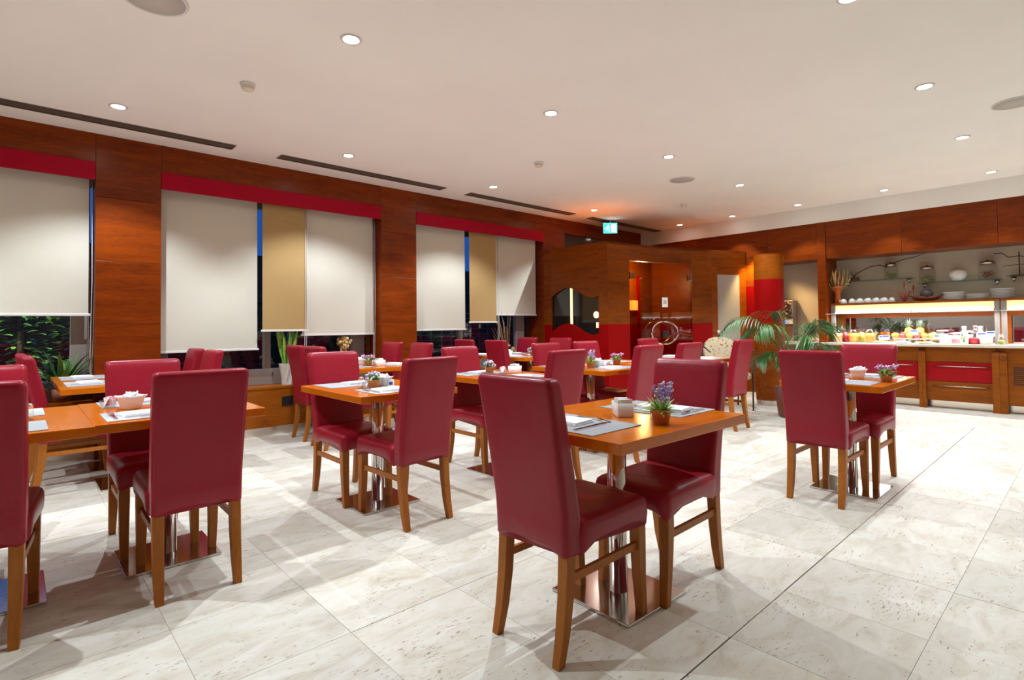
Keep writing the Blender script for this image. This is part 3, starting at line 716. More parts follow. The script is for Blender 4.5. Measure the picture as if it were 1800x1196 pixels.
# ================================================================== TABLES
TZ = .748
def make_table():
    t = thing('pedestal_table', '', 'table')
    bb('tabletop', 'table_wood', t, -.43, .43, -.335, .335, TZ-.04, TZ, bevel=.003)
    obj('column', MB().lathe([(.04, .012), (.04, TZ-.05)], 28), 'chrome', t)
    obj('collar', MB().lathe([(.10, TZ-.046), (.10, TZ-.0405)], 24), 'steel', t)
    bb('base_plate', 'steel', t, -.2, .2, -.2, .2, .001, .013, bevel=.003)
    return t
TB = make_table()
T = {'fore': (1.898, 1.415, -.03, 'square orange-brown wooden pedestal table in the foreground with a lavender pot', 1.07),
 'lone': (4.235, 1.185, 0, 'orange-brown pedestal table standing alone before the buffet', .88),
 'edge': (-.0925, 3.20, PI/2, 'orange-brown pedestal table at the left edge, joined to its neighbour', 1),
 'left': (.578, 3.23, PI/2, 'orange-brown pedestal table at near left with a white bowl of sachets', 1),
 'midl': (1.757, 3.23, PI/2, 'orange-brown pedestal table left of centre with salt shaker and flower pot', 1),
 'cent': (2.845, 3.23, PI/2, 'orange-brown pedestal table at centre, mostly hidden by the foreground chair', 1),
 'booa': (3.95, 3.23, PI/2, 'orange-brown pedestal table with purple lavender, left of two joined before the booth', 1),
 'boob': (4.625, 3.23, PI/2, 'orange-brown pedestal table, right of two joined before the booth', 1),
 'palm': (5.74, 3.23, PI/2, 'orange-brown pedestal table near the potted palm, behind the foreground chair back', 1),
 'wla': (.65, 4.98, 0, 'orange-brown pedestal table at the far left window, nearer of two', 1),
 'wlb': (.65, 5.65, 0, 'orange-brown pedestal table at the far left window, pushed against the ledge', 1),
 'wma': (2.675, 5.00, 0, 'orange-brown pedestal table at the middle window with pink-flowered pot', 1),
 'wmb': (2.675, 5.65, 0, 'orange-brown pedestal table at the middle window pushed against the ledge', 1),
 'wra': (4.91, 5.00, 0, 'orange-brown pedestal table at the window beside the booth, nearer of two', 1),
 'wrb': (4.91, 5.65, 0, 'orange-brown pedestal table against the ledge beside the booth', 1)}
for k, (x, y, r, l, s_) in T.items():
    o = place(TB, (x, y, 0), r, l, 'pedestal tables')
    for c in o.children:
        if c.name.startswith('tabletop'): c.scale = (1, s_, 1)

# ================================================================== TABLEWARE
PM = obj('placemat', B(-.21, .21, -.15, .15, 0, .003), 'placemat_weave'); PM['category'] = 'placemat'
def make_napkin():
    mb = MB().box(-.10, .10, -.065, .065, 0, .004); mb.box(-.098, .096, -.062, .060, .0045, .008); mb.box(-.094, .098, -.055, .064, .0085, .012)
    o = obj('napkin', mb, 'napkin'); o['category'] = 'napkin'; return o
NK = make_napkin()
def make_knife():
    mb = MB().loft([[(x, y*w_, z) for y, z in ((-1, 0), (1, 0), (1, .0035), (-1, .0035))] for x, w_ in ((-.105, .004), (-.10, .008), (-.02, .007), (-.015, .006), (-.01, .009), (.08, .009), (.105, .003))], smooth=False)
    o = obj('table_knife', mb, 'chrome'); o['category'] = 'knife'; return o
def make_fork():
    mb = MB().loft([[(x, y*w_, z+dz) for y, z in ((-1, 0), (1, 0), (1, .0025), (-1, .0025))] for x, w_, dz in ((-.10, .008, .0), (-.06, .006, .002), (.02, .004, .006), (.045, .011, .003), (.06, .012, .002))], smooth=False)
    for y in (-.009, -.003, .003, .009): mb.loft([[(x, y+a*.0018, z+dz) for a, z in ((-1, 0), (1, 0), (1, .002), (-1, .002))] for x, dz in ((.058, .002), (.08, .003), (.10, .006))], smooth=False)
    o = obj('table_fork', mb, 'chrome'); o['category'] = 'fork'; return o
def make_spoon():
    mb = MB().loft([[(x, y*w_, z+dz) for y, z in ((-1, 0), (1, 0), (1, .0025), (-1, .0025))] for x, w_, dz in ((-.09, .006, .0), (-.05, .0045, .002), (.02, .003, .006), (.04, .008, .004), (.055, .014, .001), (.075, .015, .0), (.09, .010, .002), (.098, .003, .004))])
    o = obj('teaspoon', mb, 'chrome'); o['category'] = 'spoon'; return o
KN, FK, SP = make_knife(), make_fork(), make_spoon()

def make_sugar_box():
    t = thing('sugar_box', '', 'sugar holder')
    rg = lambda h, z: [(x, y, z) for x, y in rrect(h, h*.72, .01, 3)]
    obj('box', MB().loft([rg(.048, 0), rg(.05, .004), rg(.054, .058), rg(.049, .058), rg(.046, .008)], cap1=True), 'white_ceramic', t)
    for i in range(7):
        o = obj('sachet', B(-.003, .003, -.026, .026, 0, .062), 'paper_cream' if i < 2 else 'white_paper', t, (-.036+i*.012, random.uniform(-.004, .004), .012), (random.uniform(-.15, .15), random.uniform(-.3, .25), 0))
    return t
SB = make_sugar_box()
def make_sugar_bowl():
    t = thing('sugar_bowl', '', 'sugar bowl')
    def rg(h, z, wv=0): return [(x, y, z + wv*math.sin(k*1.3)) for k, (x, y) in enumerate(rrect(h, h, h*.35, 4))]
    obj('bowl', MB().loft([rg(.030, 0), rg(.034, .004), rg(.040, .030), rg(.047, .055, .001), rg(.054, .066, .003), rg(.050, .066, .003), rg(.040, .045), rg(.030, .012)]), 'white_ceramic', t)
    for i in range(8):
        a = i*.8; obj('sachet', B(-.003, .003, -.022, .022, 0, .055), 'white_paper', t, (.018*math.cos(a), .018*math.sin(a), .028), (random.uniform(-.5, .5), random.uniform(-.5, .5), a))
    return t
SW = make_sugar_bowl()
def make_shaker():
    t = thing('salt_shaker', '', 'salt shaker')
    obj('glass_body', MB().lathe([(.018, 0), (.019, .003), (.016, .052)], 14), 'clear_glass', t)
    obj('salt', MB().lathe([(.0155, .004), (.0145, .03)], 12), 'salt', t)
    obj('cap', MB().lathe([(.017, .052), (.017, .066), (.012, .073), (.003, .075)], 14), 'chrome', t)
    return t
SS = make_shaker()
def make_glassdish():
    t = thing('glass_dish', '', 'dish')
    obj('dish', MB().lathe([(.026, 0), (.03, .004), (.036, .040), (.033, .040), (.026, .008)], 16), 'clear_glass', t)
    for i in range(4): obj('sachet', B(-.002, .002, -.018, .018, 0, .045), 'pink_plastic' if i % 2 else 'white_paper', t, (-.015+i*.01, 0, .012), (random.uniform(-.3, .3), random.uniform(-.4, .4), i*.5))
    return t
GD = make_glassdish()
def make_card():
    t = thing('table_card', '', 'card')
    obj('card', B(-.02, .02, -.001, .001, 0, .05), 'white_paper', t, (0, 0, 0), (-.2, 0, 0)); obj('print', B(-.012, .012, -.0016, -.0011, .015, .035), 'blue_print', t, (0, 0, 0), (-.2, 0, 0)); return t
TC = make_card()
def make_pot(kind):
    t = thing('potted_flower', '', 'potted plant')
    obj('pot', MB().lathe([(.026, 0), (.029, .002), (.036, .040), (.039, .042), (.040, .056), (.037, .058), (.033, .050), (.030, .046)], 24), 'terracotta', t)
    obj('soil', MB().lathe([(.031, .044), (.031, .047)], 16), 'soil', t)
    rnd = random.Random(kind*11+3); mb = MB(); fl = MB(); fw = MB()
    if kind == 0:      # lavender: long blades and tall spikes
        for i in range(90):
            a = rnd.uniform(0, 2*PI); e = rnd.uniform(.2, 1.2); d = (math.cos(a)*math.cos(e), math.sin(a)*math.cos(e), math.sin(e))
            mb.leaf((.012*math.cos(a), .012*math.sin(a), .045), d, rnd.uniform(.05, .085), rnd.uniform(.007, .011), .5, 3)
        for i in range(16):
            a = rnd.uniform(0, 2*PI); r = rnd.uniform(.005, .045); h = rnd.uniform(.12, .165)
            tip = Vector((r*math.cos(a), r*math.sin(a), h)); mb.tube([(.008*math.cos(a), .008*math.sin(a), .05), tip], .0012, 4)
            for k in range(9):
                q = tip - Vector((0, 0, .045))*(k/9); (fl if rnd.random() < .55 else fw).ball((q.x+rnd.uniform(-.006, .006), q.y+rnd.uniform(-.006, .006), q.z), rnd.uniform(.0035, .0055), 5, 4)
        cols = ('leaf_bright', 'petal_purple', 'petal_white')
    elif kind == 1:    # cushion of small white and violet flowers
        for i in range(110):
            a = rnd.uniform(0, 2*PI); e = rnd.uniform(.1, 1.4); d = (math.cos(a)*math.cos(e), math.sin(a)*math.cos(e), math.sin(e))
            mb.leaf((.01*math.cos(a), .01*math.sin(a), .046), d, rnd.uniform(.04, .06), rnd.uniform(.008, .013), .3, 2)
        for i in range(46):
            a = rnd.uniform(0, 2*PI); e = rnd.uniform(.25, 1.5); r = rnd.uniform(.045, .062)
            (fl if i % 3 == 0 else fw).ball((r*math.cos(a)*math.cos(e), r*math.sin(a)*math.cos(e), .048+r*math.sin(e)), .0065, 5, 4)
        cols = ('leaf_green', 'petal_purple', 'petal_white')
    else:              # loose pink-purple clusters and some leaves
        for i in range(60):
            a = rnd.uniform(0, 2*PI); e = rnd.uniform(.1, 1.1); d = (math.cos(a)*math.cos(e), math.sin(a)*math.cos(e), math.sin(e))
            mb.leaf((.01*math.cos(a), .01*math.sin(a), .046), d, rnd.uniform(.045, .075), rnd.uniform(.012, .02), .6, 3)
        for c_ in range(7):
            a = c_*.95; cx, cy, cz = .05*math.cos(a), .05*math.sin(a), rnd.uniform(.085, .105)
            mb.tube([(0, 0, .05), (cx, cy, cz)], .0015, 4)
            for k in range(12): (fl if k % 3 else fw).ball((cx+rnd.uniform(-.016, .016), cy+rnd.uniform(-.016, .016), cz+rnd.uniform(-.008, .01)), .0065, 5, 4)
        cols = ('leaf_green', 'petal_pink', 'petal_white')
    obj('foliage', mb, cols[0], t); obj('blossoms', fl, cols[1], t); obj('pale_blossoms', fw, cols[2], t)
    return t
POT = [make_pot(0), make_pot(1), make_pot(2)]
Z = TZ
def setting(x, y, rz, tbl, who, cutlery=True, fold=None):
    """one place setting: mat, napkin, cutlery. rz=0 means the diner sits at -y"""
    c, s_ = math.cos(rz), math.sin(rz)
    def w_(u, v): return (x+u*c-v*s_, y+u*s_+v*c)
    place(PM, (x, y, Z), rz, f'grey woven placemat on {tbl}, {who}', 'placemats')
    u, v = w_(-.05, -.01); place(NK, (u, v, Z+.0032), rz+.12, f'folded white napkin on {tbl}, {who}', 'napkins')
    if cutlery:
        u, v = w_(.10, -.02); place(KN, (u, v, Z+.0035), rz+PI/2+.05, f'steel table knife on {tbl}, {who}', 'table knives')
        u, v = w_(.0, .115); place(SP, (u, v, Z+.0035), rz-.12, f'steel teaspoon on {tbl}, {who}', 'teaspoons')
        u, v = w_(-.175, -.01); place(FK, (u, v, Z+.0035), rz+PI/2, f'steel fork on {tbl}, {who}', 'forks')
# foreground table (diners at -X and +X)
setting(1.635, 1.42, -PI/2, 'the foreground table', 'in front of the large foreground chair')
setting(2.185, 1.40, PI/2, 'the foreground table', 'far side behind the lavender')
place(SB, (1.92, 1.395, Z), .9, 'square white sugar box with sachets on the foreground table')
place(SS, (1.905, 1.228, Z), 0, 'glass salt shaker behind the lavender pot on the foreground table')
place(POT[0], (1.862, 1.172, Z), .4, 'terracotta pot of tall lilac lavender on the foreground table')
# lone table before the buffet
setting(3.975, 1.17, -PI/2, 'the lone table before the buffet', 'viewer side', False)
setting(4.50, 1.165, PI/2, 'the lone table before the buffet', 'buffet side')
place(SW, (4.26, 1.135, Z), .2, 'frilled white sugar bowl on the lone table before the buffet')
place(POT[2], (4.145, .945, Z), 0, 'terracotta pot of pink-purple flowers on the lone table before the buffet')
place(GD, (4.20, 1.28, Z), 0, 'glass dish at the chair edge on the lone table before the buffet')
# near left table
setting(.50, 3.00, 0, 'the near left table', 'viewer side')
setting(.53, 3.50, PI, 'the near left table', 'window side', False)
place(SW, (.425, 3.255, Z), .5, 'white sugar bowl full of paper sachets on the near left table')
place(GD, (.345, 3.37, Z), 0, 'glass dish of sachets at the corner of the near left table')
# edge table
setting(-.11, 2.96, 0, 'the left-edge table', 'viewer side', False)
setting(-.105, 3.46, PI, 'the left-edge table', 'window side', False)
place(SS, (.045, 3.18, Z), 0, 'glass salt shaker beside the chair back on the left-edge table')
# table left of centre
setting(1.755, 2.99, 0, 'the table left of centre', 'viewer side')
setting(1.70, 3.48, PI, 'the table left of centre', 'window side', False)
place(SS, (1.63, 3.205, Z), 0, 'tall glass salt shaker on the table left of centre')
place(GD, (1.675, 3.20, Z), 0, 'small glass dish with sachets on the table left of centre')
place(POT[1], (1.675, 3.125, Z), 0, 'terracotta pot with white cushion flowers on the table left of centre')
place(SW, (1.775, 3.185, Z), .4, 'frilled white sugar bowl on the table left of centre')
place(TC, (1.795, 3.12, Z), -.5, 'small printed card standing on the table left of centre')
# centre table
setting(2.84, 2.99, 0, 'the centre table', 'viewer side', False)
setting(2.80, 3.48, PI, 'the centre table', 'window side')
place(POT[1], (2.86, 3.39, Z), 1, 'terracotta pot with white cushion flowers on the centre table')
place(GD, (2.935, 3.31, Z), 0, 'glass dish with sachets beside the sugar box on the centre table')
place(SB, (3.03, 3.27, Z), .3, 'white sugar box with sachets on the centre table')
# joined tables before the booth
setting(3.97, 2.99, 0, 'the left of the two joined tables', 'viewer side')
setting(3.88, 3.48, PI, 'the left of the two joined tables', 'booth side', False)
setting(4.62, 2.99, 0, 'the right of the two joined tables', 'viewer side', False)
setting(4.58, 3.48, PI, 'the right of the two joined tables', 'booth side', False)
place(POT[0], (3.80, 3.10, Z), 1.3, 'small terracotta pot of purple lavender, left of two on the joined tables')
place(SW, (3.92, 3.12, Z), .1, 'white sugar bowl between two flower pots on the joined tables')
place(GD, (4.06, 3.14, Z), 0, 'glass dish with sachets on the joined tables')
place(SS, (4.17, 3.15, Z), 0, 'glass salt shaker beside the right pot on the joined tables')
place(POT[2], (4.28, 3.17, Z), .5, 'small terracotta pot of lilac flowers, right of two on the joined tables')
# palm table
setting(5.70, 2.99, 0, 'the table near the palm', 'viewer side', False)
setting(5.70, 3.48, PI, 'the table near the palm', 'booth side', False)
place(POT[1], (5.36, 3.02, Z), 2, 'terracotta pot with greenery on the table near the palm')
place(SB, (5.30, 2.93, Z), 0, 'white sugar box on the table near the palm')
# window tables
for (tx, nm) in ((.65, 'far left window table'), (2.675, 'middle window table'), (4.91, 'window table beside the booth')):
    for yy, nn in ((5.02, 'nearer'), (5.64, 'ledge-side')):
        setting(tx-.235, yy, -PI/2, f'the {nn} {nm}', 'left place', nn == 'nearer')
        setting(tx+.235, yy, PI/2, f'the {nn} {nm}', 'right place', False)
place(POT[2], (2.60, 4.96, Z), .3, 'terracotta pot of pink and white flowers on the middle window table')
place(SW, (2.60, 5.16, Z), 0, 'white sugar bowl behind the pot on the middle window table')
place(SB, (2.70, 4.92, Z), .2, 'white sugar box beside the pot on the middle window table')
place(SS, (2.50, 5.12, Z), 0, 'glass salt shaker on the middle window table')
place(POT[1], (4.86, 4.93, Z), 0, 'terracotta pot with pale flowers on the window table beside the booth')
place(SS, (4.79, 4.90, Z), 0, 'white-capped salt shaker on the window table beside the booth')
place(SW, (4.68, 5.18, Z), 0, 'white sugar bowl on the window table beside the booth')
for p_ in (PM, NK, KN, FK, SP, CH, TB, SB, SW, SS, GD, TC, *POT): assert p_.get('_used')

# ================================================================== LEDGE PLANTS
def snake_plant():
    t = thing('snake_plant', 'tall snake plant in a faceted white stone pot on the window ledge', 'potted plant', (2.225, 6.13, .515))
    ring0 = [(.055*math.cos(a), .055*math.sin(a), 0) for a in [2*PI*k/6 for k in range(6)]]
    ring1 = [(.085*math.cos(a), .085*math.sin(a), .23) for a in [2*PI*(k+.5)/6 for k in range(6)]]
    ring2 = [(.075*math.cos(a), .075*math.sin(a), .225) for a in [2*PI*(k+.5)/6 for k in range(6)]]
    obj('pot', MB().loft([ring0, ring1, ring2], smooth=False), 'stone_pot', t)
    rnd = random.Random(5)
    for i in range(11):
        a = i*2.4; r = rnd.uniform(.01, .045); L_ = rnd.uniform(.34, .50); lean = rnd.uniform(.05, .26)
        mb = MB(); mb.leaf((r*math.cos(a), r*math.sin(a)*.6, .20), (lean*math.cos(a), lean*math.sin(a)*.5, 1), L_, rnd.uniform(.045, .06), .05, 5, Vector((math.sin(a), 1.3, 0)))
        obj('blade', mb, 'leaf_bright' if i % 2 else 'leaf_green', t)
snake_plant()
def leafy_plant():
    t = thing('leafy_plant', 'dark green broad-leaved plant on the ledge at the far left window', 'potted plant', (.30, 6.14, .515))
    obj('pot', MB().lathe([(.06, 0), (.085, .12), (.075, .115)], 20), 'rust_bowl', t)
    rnd = random.Random(8)
    for i in range(46):
        a = rnd.uniform(0, 2*PI); e = rnd.uniform(.45, 1.4); L_ = rnd.uniform(.22, .40)
        d = (math.cos(a)*math.cos(e), math.sin(a)*math.cos(e)*.3, math.sin(e))
        mb = MB(); mb.leaf((.03*math.cos(a), .02*math.sin(a), .11), d, L_, rnd.uniform(.045, .085), .9, 5)
        obj('leaf', mb, 'leaf_dark' if i % 4 else 'leaf_green', t)
leafy_plant()
db = thing('dried_branches', 'tall bundle of dried branches in a wicker basket on the ledge by the booth', 'dried arrangement', (5.52, 6.14, .515))
obj('basket', MB().lathe([(.09, 0), (.12, .06), (.13, .14), (.11, .18), (.10, .175)], 20), 'wicker', db)
rnd = random.Random(4); mb = MB()
for i in range(26):
    a = rnd.uniform(0, 2*PI); s_ = rnd.uniform(.04, .22); h = rnd.uniform(.45, .85)
    mb.tube([(.03*math.cos(a), .03*math.sin(a), .1), (-.05+s_*.5*math.cos(a), s_*.3*math.sin(a), h*.6), (-.12+s_*math.cos(a), s_*.5*math.sin(a), h)], [.006, .005, .002], 5)
obj('branches', mb, 'dried_stalk', db)
mb = MB()
for i in range(14): mb.ball((rnd.uniform(-.02, .16), rnd.uniform(-.1, .06), rnd.uniform(.18, .38)), rnd.uniform(.02, .035), 7, 5)
obj('dried_heads', mb, 'wheat', db)
dv = thing('dried_flower_vase', 'vase of dried ochre flowers on the ledge at the middle window', 'dried arrangement', (2.90, 6.16, .515))
obj('vase', MB().lathe([(.04, 0), (.055, .06), (.03, .16), (.035, .20)], 16), 'rust_bowl', dv)
mb = MB()
for i in range(26):
    a = rnd.uniform(0, 2*PI); r = rnd.uniform(0, .10); mb.ball((r*math.cos(a), r*math.sin(a)*.7, rnd.uniform(.38, .50)), rnd.uniform(.018, .03), 7, 5)
for i in range(8): mb.tube([(0, 0, .15), (rnd.uniform(-.06, .06), rnd.uniform(-.04, .04), .42)], .004, 5)
obj('flower_heads', mb, 'wheat', dv)

# ================================================================== PALM AND FLORAL ARMCHAIR
pl = thing('potted_palm', 'large kentia palm with arching fronds beside the curved column', 'palm', (6.92, 2.53, 0))
obj('planter', MB().lathe([(.15, 0), (.17, .02), (.21, .36), (.19, .36), (.18, .33)], 24), 'rust_bowl', pl)
obj('soil', MB().lathe([(.18, .32), (.18, .335)], 20), 'soil', pl)
rnd = random.Random(21)
# fronds: azimuth, reach, rise
for az, reach, rise, L_ in ((2.42, .86, 1.0, 1), (2.8, .62, .88, 1), (2.05, .55, .84, 1), (-.74, .50, .93, 1), (-.40, .45, .88, 1), (-1.15, .40, .84, 1), (1.2, .30, 1.02, 1), (-2.2, .40, .72, 1), (2.5, .46, .52, 1), (3.0, .40, .46, 1), (-.9, .46, .62, 1)):
    pts = []
    for k in range(13):
        t_ = k/12; r = reach*t_**1.35; z = .33 + (rise-.0)*(1-(1-t_)**2.0) - .42*max(0, t_-.62)**1.6*4*reach
        pts.append(Vector((r*math.cos(az), r*math.sin(az), z)))
    fr = obj('frond', MB().tube(pts, [.010-.0075*k/12 for k in range(13)], 6), 'palm_stem', pl)
    mb = MB()
    for k in range(24):
        t_ = .38 + .62*k/23; f_ = t_*12; i0 = min(11, int(f_)); p = pts[i0].lerp(pts[i0+1], f_-i0); tan = (pts[i0+1]-pts[i0]).normalized()
        for sd in (-1, 1):
            side = tan.cross(Vector((0, 0, 1))).normalized()*sd
            d = side*.85 + tan*.75 + Vector((0, 0, .18))
            mb.leaf(p, d, (.40*math.sin(PI*(.18+.78*(t_-.40)/.60))+.05)*rnd.uniform(.85, 1.05), .0165, 1.35, 5, fold=.2)
    obj('leaflets', mb, 'leaf_palm', fr)

fa = thing('floral_armchair', 'floral cushioned armchair with black wire frame in front of the frosted door', 'armchair', (7.05, 3.42, 0), math.radians(-135))
mb = MB(); rings = []
for z, hy, xr, th in ((.42, .20, -.20, .05), (.52, .235, -.21, .08), (.66, .245, -.23, .09), (.78, .235, -.25, .085), (.87, .20, -.26, .07), (.925, .14, -.27, .05), (.945, .06, -.272, .03)):
    rings.append([(xr+x, y, z) for x, y in rrect(th/2, hy, th*.45, 4)])
mb.loft(rings); obj('back_cushion', mb, 'floral_fabric', fa)
mb = MB(); mb.loft([[(x+.03, y, z) for x, y in rrect(.24-i, .24-i, .06, 4)] for z, i in ((.40, .02), (.42, 0), (.47, 0), (.49, .02), (.497, .07))]); obj('seat_cushion', mb, 'floral_fabric', fa)
for sy in (-1, 1):
    mb = MB()
    for z, k in ((.86, 0), (.74, .01), (.62, .02)): mb.tube([(-.27, sy*.25, z), (-.02, sy*.30, z-.03), (.22, sy*.28, z-.10)], .008, 6)
    obj('wire_arm', mb, 'black_plastic', fa)
    for x in (-.24, .24): obj('leg', MB().tube([(x*1.1, sy*.24, 0), (x, sy*.25, .42), (x, sy*.25, .62 if x > 0 else .88)], .011, 6), 'black_plastic', fa)

# ================================================================== BUFFET
CZ = .835; XL = 8.82
wt = bb('worktop', 'marble_top', None, 8.79, XF-.005, -3.1, 3.60, .80, CZ, bevel=.004); tag(wt, 'long cream stone worktop of the buffet counter', 'worktop')
UN = [(2.34, 3.06, 'left of the pillar behind the palm'), (1.613, 2.34, 'left of the middle, behind the lone table chair'), (.848, 1.613, 'with long chrome handles, right of the lone table'), (.11, .848, 'with vent grille at the right edge of the view'), (-.66, .11, 'outside the view on the right')]
for k, (a, b, l) in enumerate(UN):
    u = thing('counter_cabinet', 'wood and red buffet cabinet unit ' + l, 'cabinet', (8.87, (a+b)/2, 0), 0, 'buffet cabinets'); h = (b-a)/2-.001
    def part(name, mat, x0, x1, y0, y1, z0, z1, **kw): return bb(name, mat, kw.pop('par', u), x0, x1, y0, y1, z0, z1, **kw)
    part('body', 'buffet_wood', .022, .56, -h, h, .10, .80)
    part('toe_kick', 'toe_kick', .13, .15, -h, h, 0, .10)
    part('apron', 'buffet_wood', 0, .02, -h+.035, h-.035, .607, .80)
    if k == 3 or k == 4:
        p_ = part('grille_panel', 'buffet_wood', 0, .02, -h+.035, h-.035, .105, .604)
        part('grille_recess', 'vent_dark', -.002, 0, -.22, .25, .345, .57)
        for q in range(9): part('grille_slat', 'buffet_wood', -.008, -.002, -.22, .25, .352+q*.024, .362+q*.024)
    else:
        d_ = obj('drawer', MB().box(-.01, .01, -h+.035, h-.035, -.122, .122), 'counter_red', u, (.008, 0, .480), bevel=.002)
        obj('handle', MB().tube([(-.03, -h+.095, .072), (-.03, h-.095, .072)], .006, 8), 'chrome', d_)
        d_ = obj('drawer', MB().box(-.01, .01, -h+.035, h-.035, -.1235, .1235), 'buffet_wood', u, (.008, 0, .2295), bevel=.002)
        obj('handle', MB().tube([(-.03, -h+.095, .068), (-.03, h-.095, .068)], .006, 8), 'chrome', d_)
    wl_, wr_ = (.068 if abs(a-.848) < .01 else .036), (.068 if abs(b-.848) < .01 else .036)
    for y0, y1 in ((-h, -h+wl_), (h-wr_, h)):
        # upright with a rounded shoulder
        pr = [(.02, 0), (-.05, 0), (-.05, .70)] + [(-.05+.05*(1-math.cos(PI/2*i/6)), .70+.05*math.sin(PI/2*i/6)) for i in range(1, 7)] + [(.02, .75)]
        vs = [(x, y, z) for y in (y0, y1) for x, z in pr]; m_ = len(pr)
        obj('upright', MB().add(vs, [tuple(range(m_)), tuple(range(2*m_-1, m_-1, -1))] + [(i, i+m_, (i+1) % m_+m_, (i+1) % m_) for i in range(m_)]), 'buffet_wood', u)

def hood(y0, y1, label, z_dz=0):
    t = thing('sneeze_guard', label, 'sneeze guard', (9.1, (y0+y1)/2, CZ), 0, 'lit buffet sneeze guards'); h = (y1-y0)/2
    for s_ in (-1, 1): bb('post', 'post_grey', t, -.05, .0, s_*h-(.05 if s_ > 0 else 0), s_*h+(.05 if s_ < 0 else 0), 0, .55)
    bb('top_board', 'buffet_wood', t, -.055, .345, -h, h, .550, .575, bevel=.002)
    bb('light_box', 'yellow_glow', t, -.02, .02, -h+.052, h-.052, .455, .548)
    obj('tube_lamp', MB().tube([(-.05, -h+.06, .438), (-.05, h-.06, .438)], .012, 8), 'tube_glow', t)
    bb('lamp_clip', 'black_plastic', t, -.07, -.055, -.05, -.04, .425, .45); bb('lamp_clip', 'black_plastic', t, -.07, -.055, .07, .08, .425, .45)
    bb('glass_shelf', 'clear_glass', t, -.23, .0, -h-.02, h+.02, .418, .424)
    obj('glass_edge', MB().tube([(-.23, -h-.02, .421), (-.23, h+.02, .421)], .006, 6), 'white_metal', t)
    bb('back_rail', 'buffet_wood', t, .30, .34, -h, h, .36, .55)
    bb('back_mirror', 'mirror', t, .325, .34, -h+.02, h-.02, .0, .36)
    for s_ in (-1, 1): bb('side_trim', 'buffet_wood', t, .30, .335, s_*h-(.06 if s_ > 0 else 0), s_*h+(.06 if s_ < 0 else 0), 0, .36)
    ld = bpy.data.lights.new('tube', 'AREA'); ld.shape = 'RECTANGLE'; ld.size = .04; ld.size_y = 2*h-.2; ld.energy = 18; ld.color = (.97, .95, 1)
    lo = link(bpy.data.objects.new('tube', ld), t); lo.location = (-.13, 0, .41)
hood(.852, 2.745, 'long lit glass sneeze guard over the juices and fruit'); hood(-1.1, .838, 'lit glass sneeze guard cut by the right edge of the view')
TOPZ = CZ+.575
# juice jugs
JUG = {}
def jug(x, y, juice, label):
    t = thing('juice_jug', label, 'jug', (x, y, CZ), 0, 'juice jugs on the buffet'); t.scale = (1.2, 1.2, 1.1)
    obj('juice', MB().lathe([(.045, .004), (.052, .125)], 20), juice, t)
    obj('glass', MB().lathe([(.048, 0), (.055, .165), (.053, .165), (.0465, .003)], 20, cap1=False), 'jug_glass', t)
    obj('lid', MB().lathe([(.055, .166), (.055, .172), (.02, .176)], 20), 'jug_glass', t)
    pts = [(0, -.053, .15)] + [(0, -.053-.042*math.sin(PI*k/8), .15-.085*k/8) for k in range(1, 8)] + [(0, -.050, .065)]
    obj('handle', MB().tube(pts, .006, 6), 'jug_glass', t)
jug(9.03, 2.655, 'juice_peach', 'jug of pale peach juice at the left end of the buffet'); jug(9.17, 2.59, 'juice_red', 'jug of red juice behind the pale peach one')
jug(9.03, 2.447, 'juice_orange', 'jug of yellow-orange juice in the row on the buffet'); jug(9.17, 2.375, 'juice_lime', 'jug of lime-yellow juice behind the orange ones'); jug(9.03, 2.24, 'juice_carrot', 'jug of deep orange juice, last of the row')
def pineapple(x, y, z, label, s_=1.0):
    t = thing('pineapple', label, 'pineapple', (x, y, z), 0, 'pineapples on the buffet')
    obj('fruit', MB().lathe([(.03*s_, 0), (.05*s_, .02*s_), (.058*s_, .06*s_), (.05*s_, .105*s_), (.02*s_, .125*s_)], 14), 'pineapple_skin', t)
    mb = MB(); r_ = random.Random(int(y*100))
    for i in range(34):
        a = i*2.4; e = .45+.9*i/34; mb.leaf((.01*math.cos(a), .01*math.sin(a), .115*s_+i*.0012), (math.cos(a)*math.cos(e), math.sin(a)*math.cos(e), math.sin(e)), r_.uniform(.08, .12)*s_, .016, .25, 3)
    obj('crown', mb, 'pineapple_leaf', t)
pineapple(9.28, 2.68, CZ, 'pineapple crown behind the juice jugs'); 
# tiered fruit stand
fs = thing('fruit_stand', 'two-tier white fruit stand in the middle of the buffet', 'stand', (9.22, 1.76, CZ)); fs.scale = (1.1, 1.45, 1.15)
obj('tier', MB().lathe([(.05, 0), (.05, .004), (.02, .008), (.02, .04), (.17, .045), (.18, .055), (.165, .050)], 24), 'white_ceramic', fs)
obj('post', MB().tube([(0, 0, .045), (0, 0, .085)], .012, 8), 'white_ceramic', fs)
obj('upper_tier', MB().lathe([(.02, .085), (.11, .09), (.115, .098), (.105, .094)], 24), 'white_ceramic', fs)
pineapple(9.25, 1.83, CZ+.113, 'left one of two pineapples standing above the fruit', .85); pineapple(9.25, 1.70, CZ+.113, 'right one of two pineapples standing above the fruit', .85)
def fruit(name, x, y, z, r, mat, label, cat, grp, sz=.92):
    t = thing(name, label, cat, (x, y, z), 0, grp)
    obj('flesh', MB().ball((0, 0, r*sz), r, 12, 9, sz), mat, t); obj('stem', MB().tube([(0, 0, 2*r*sz-.004), (.003, 0, 2*r*sz+.006)], .002, 5), 'bark', t)
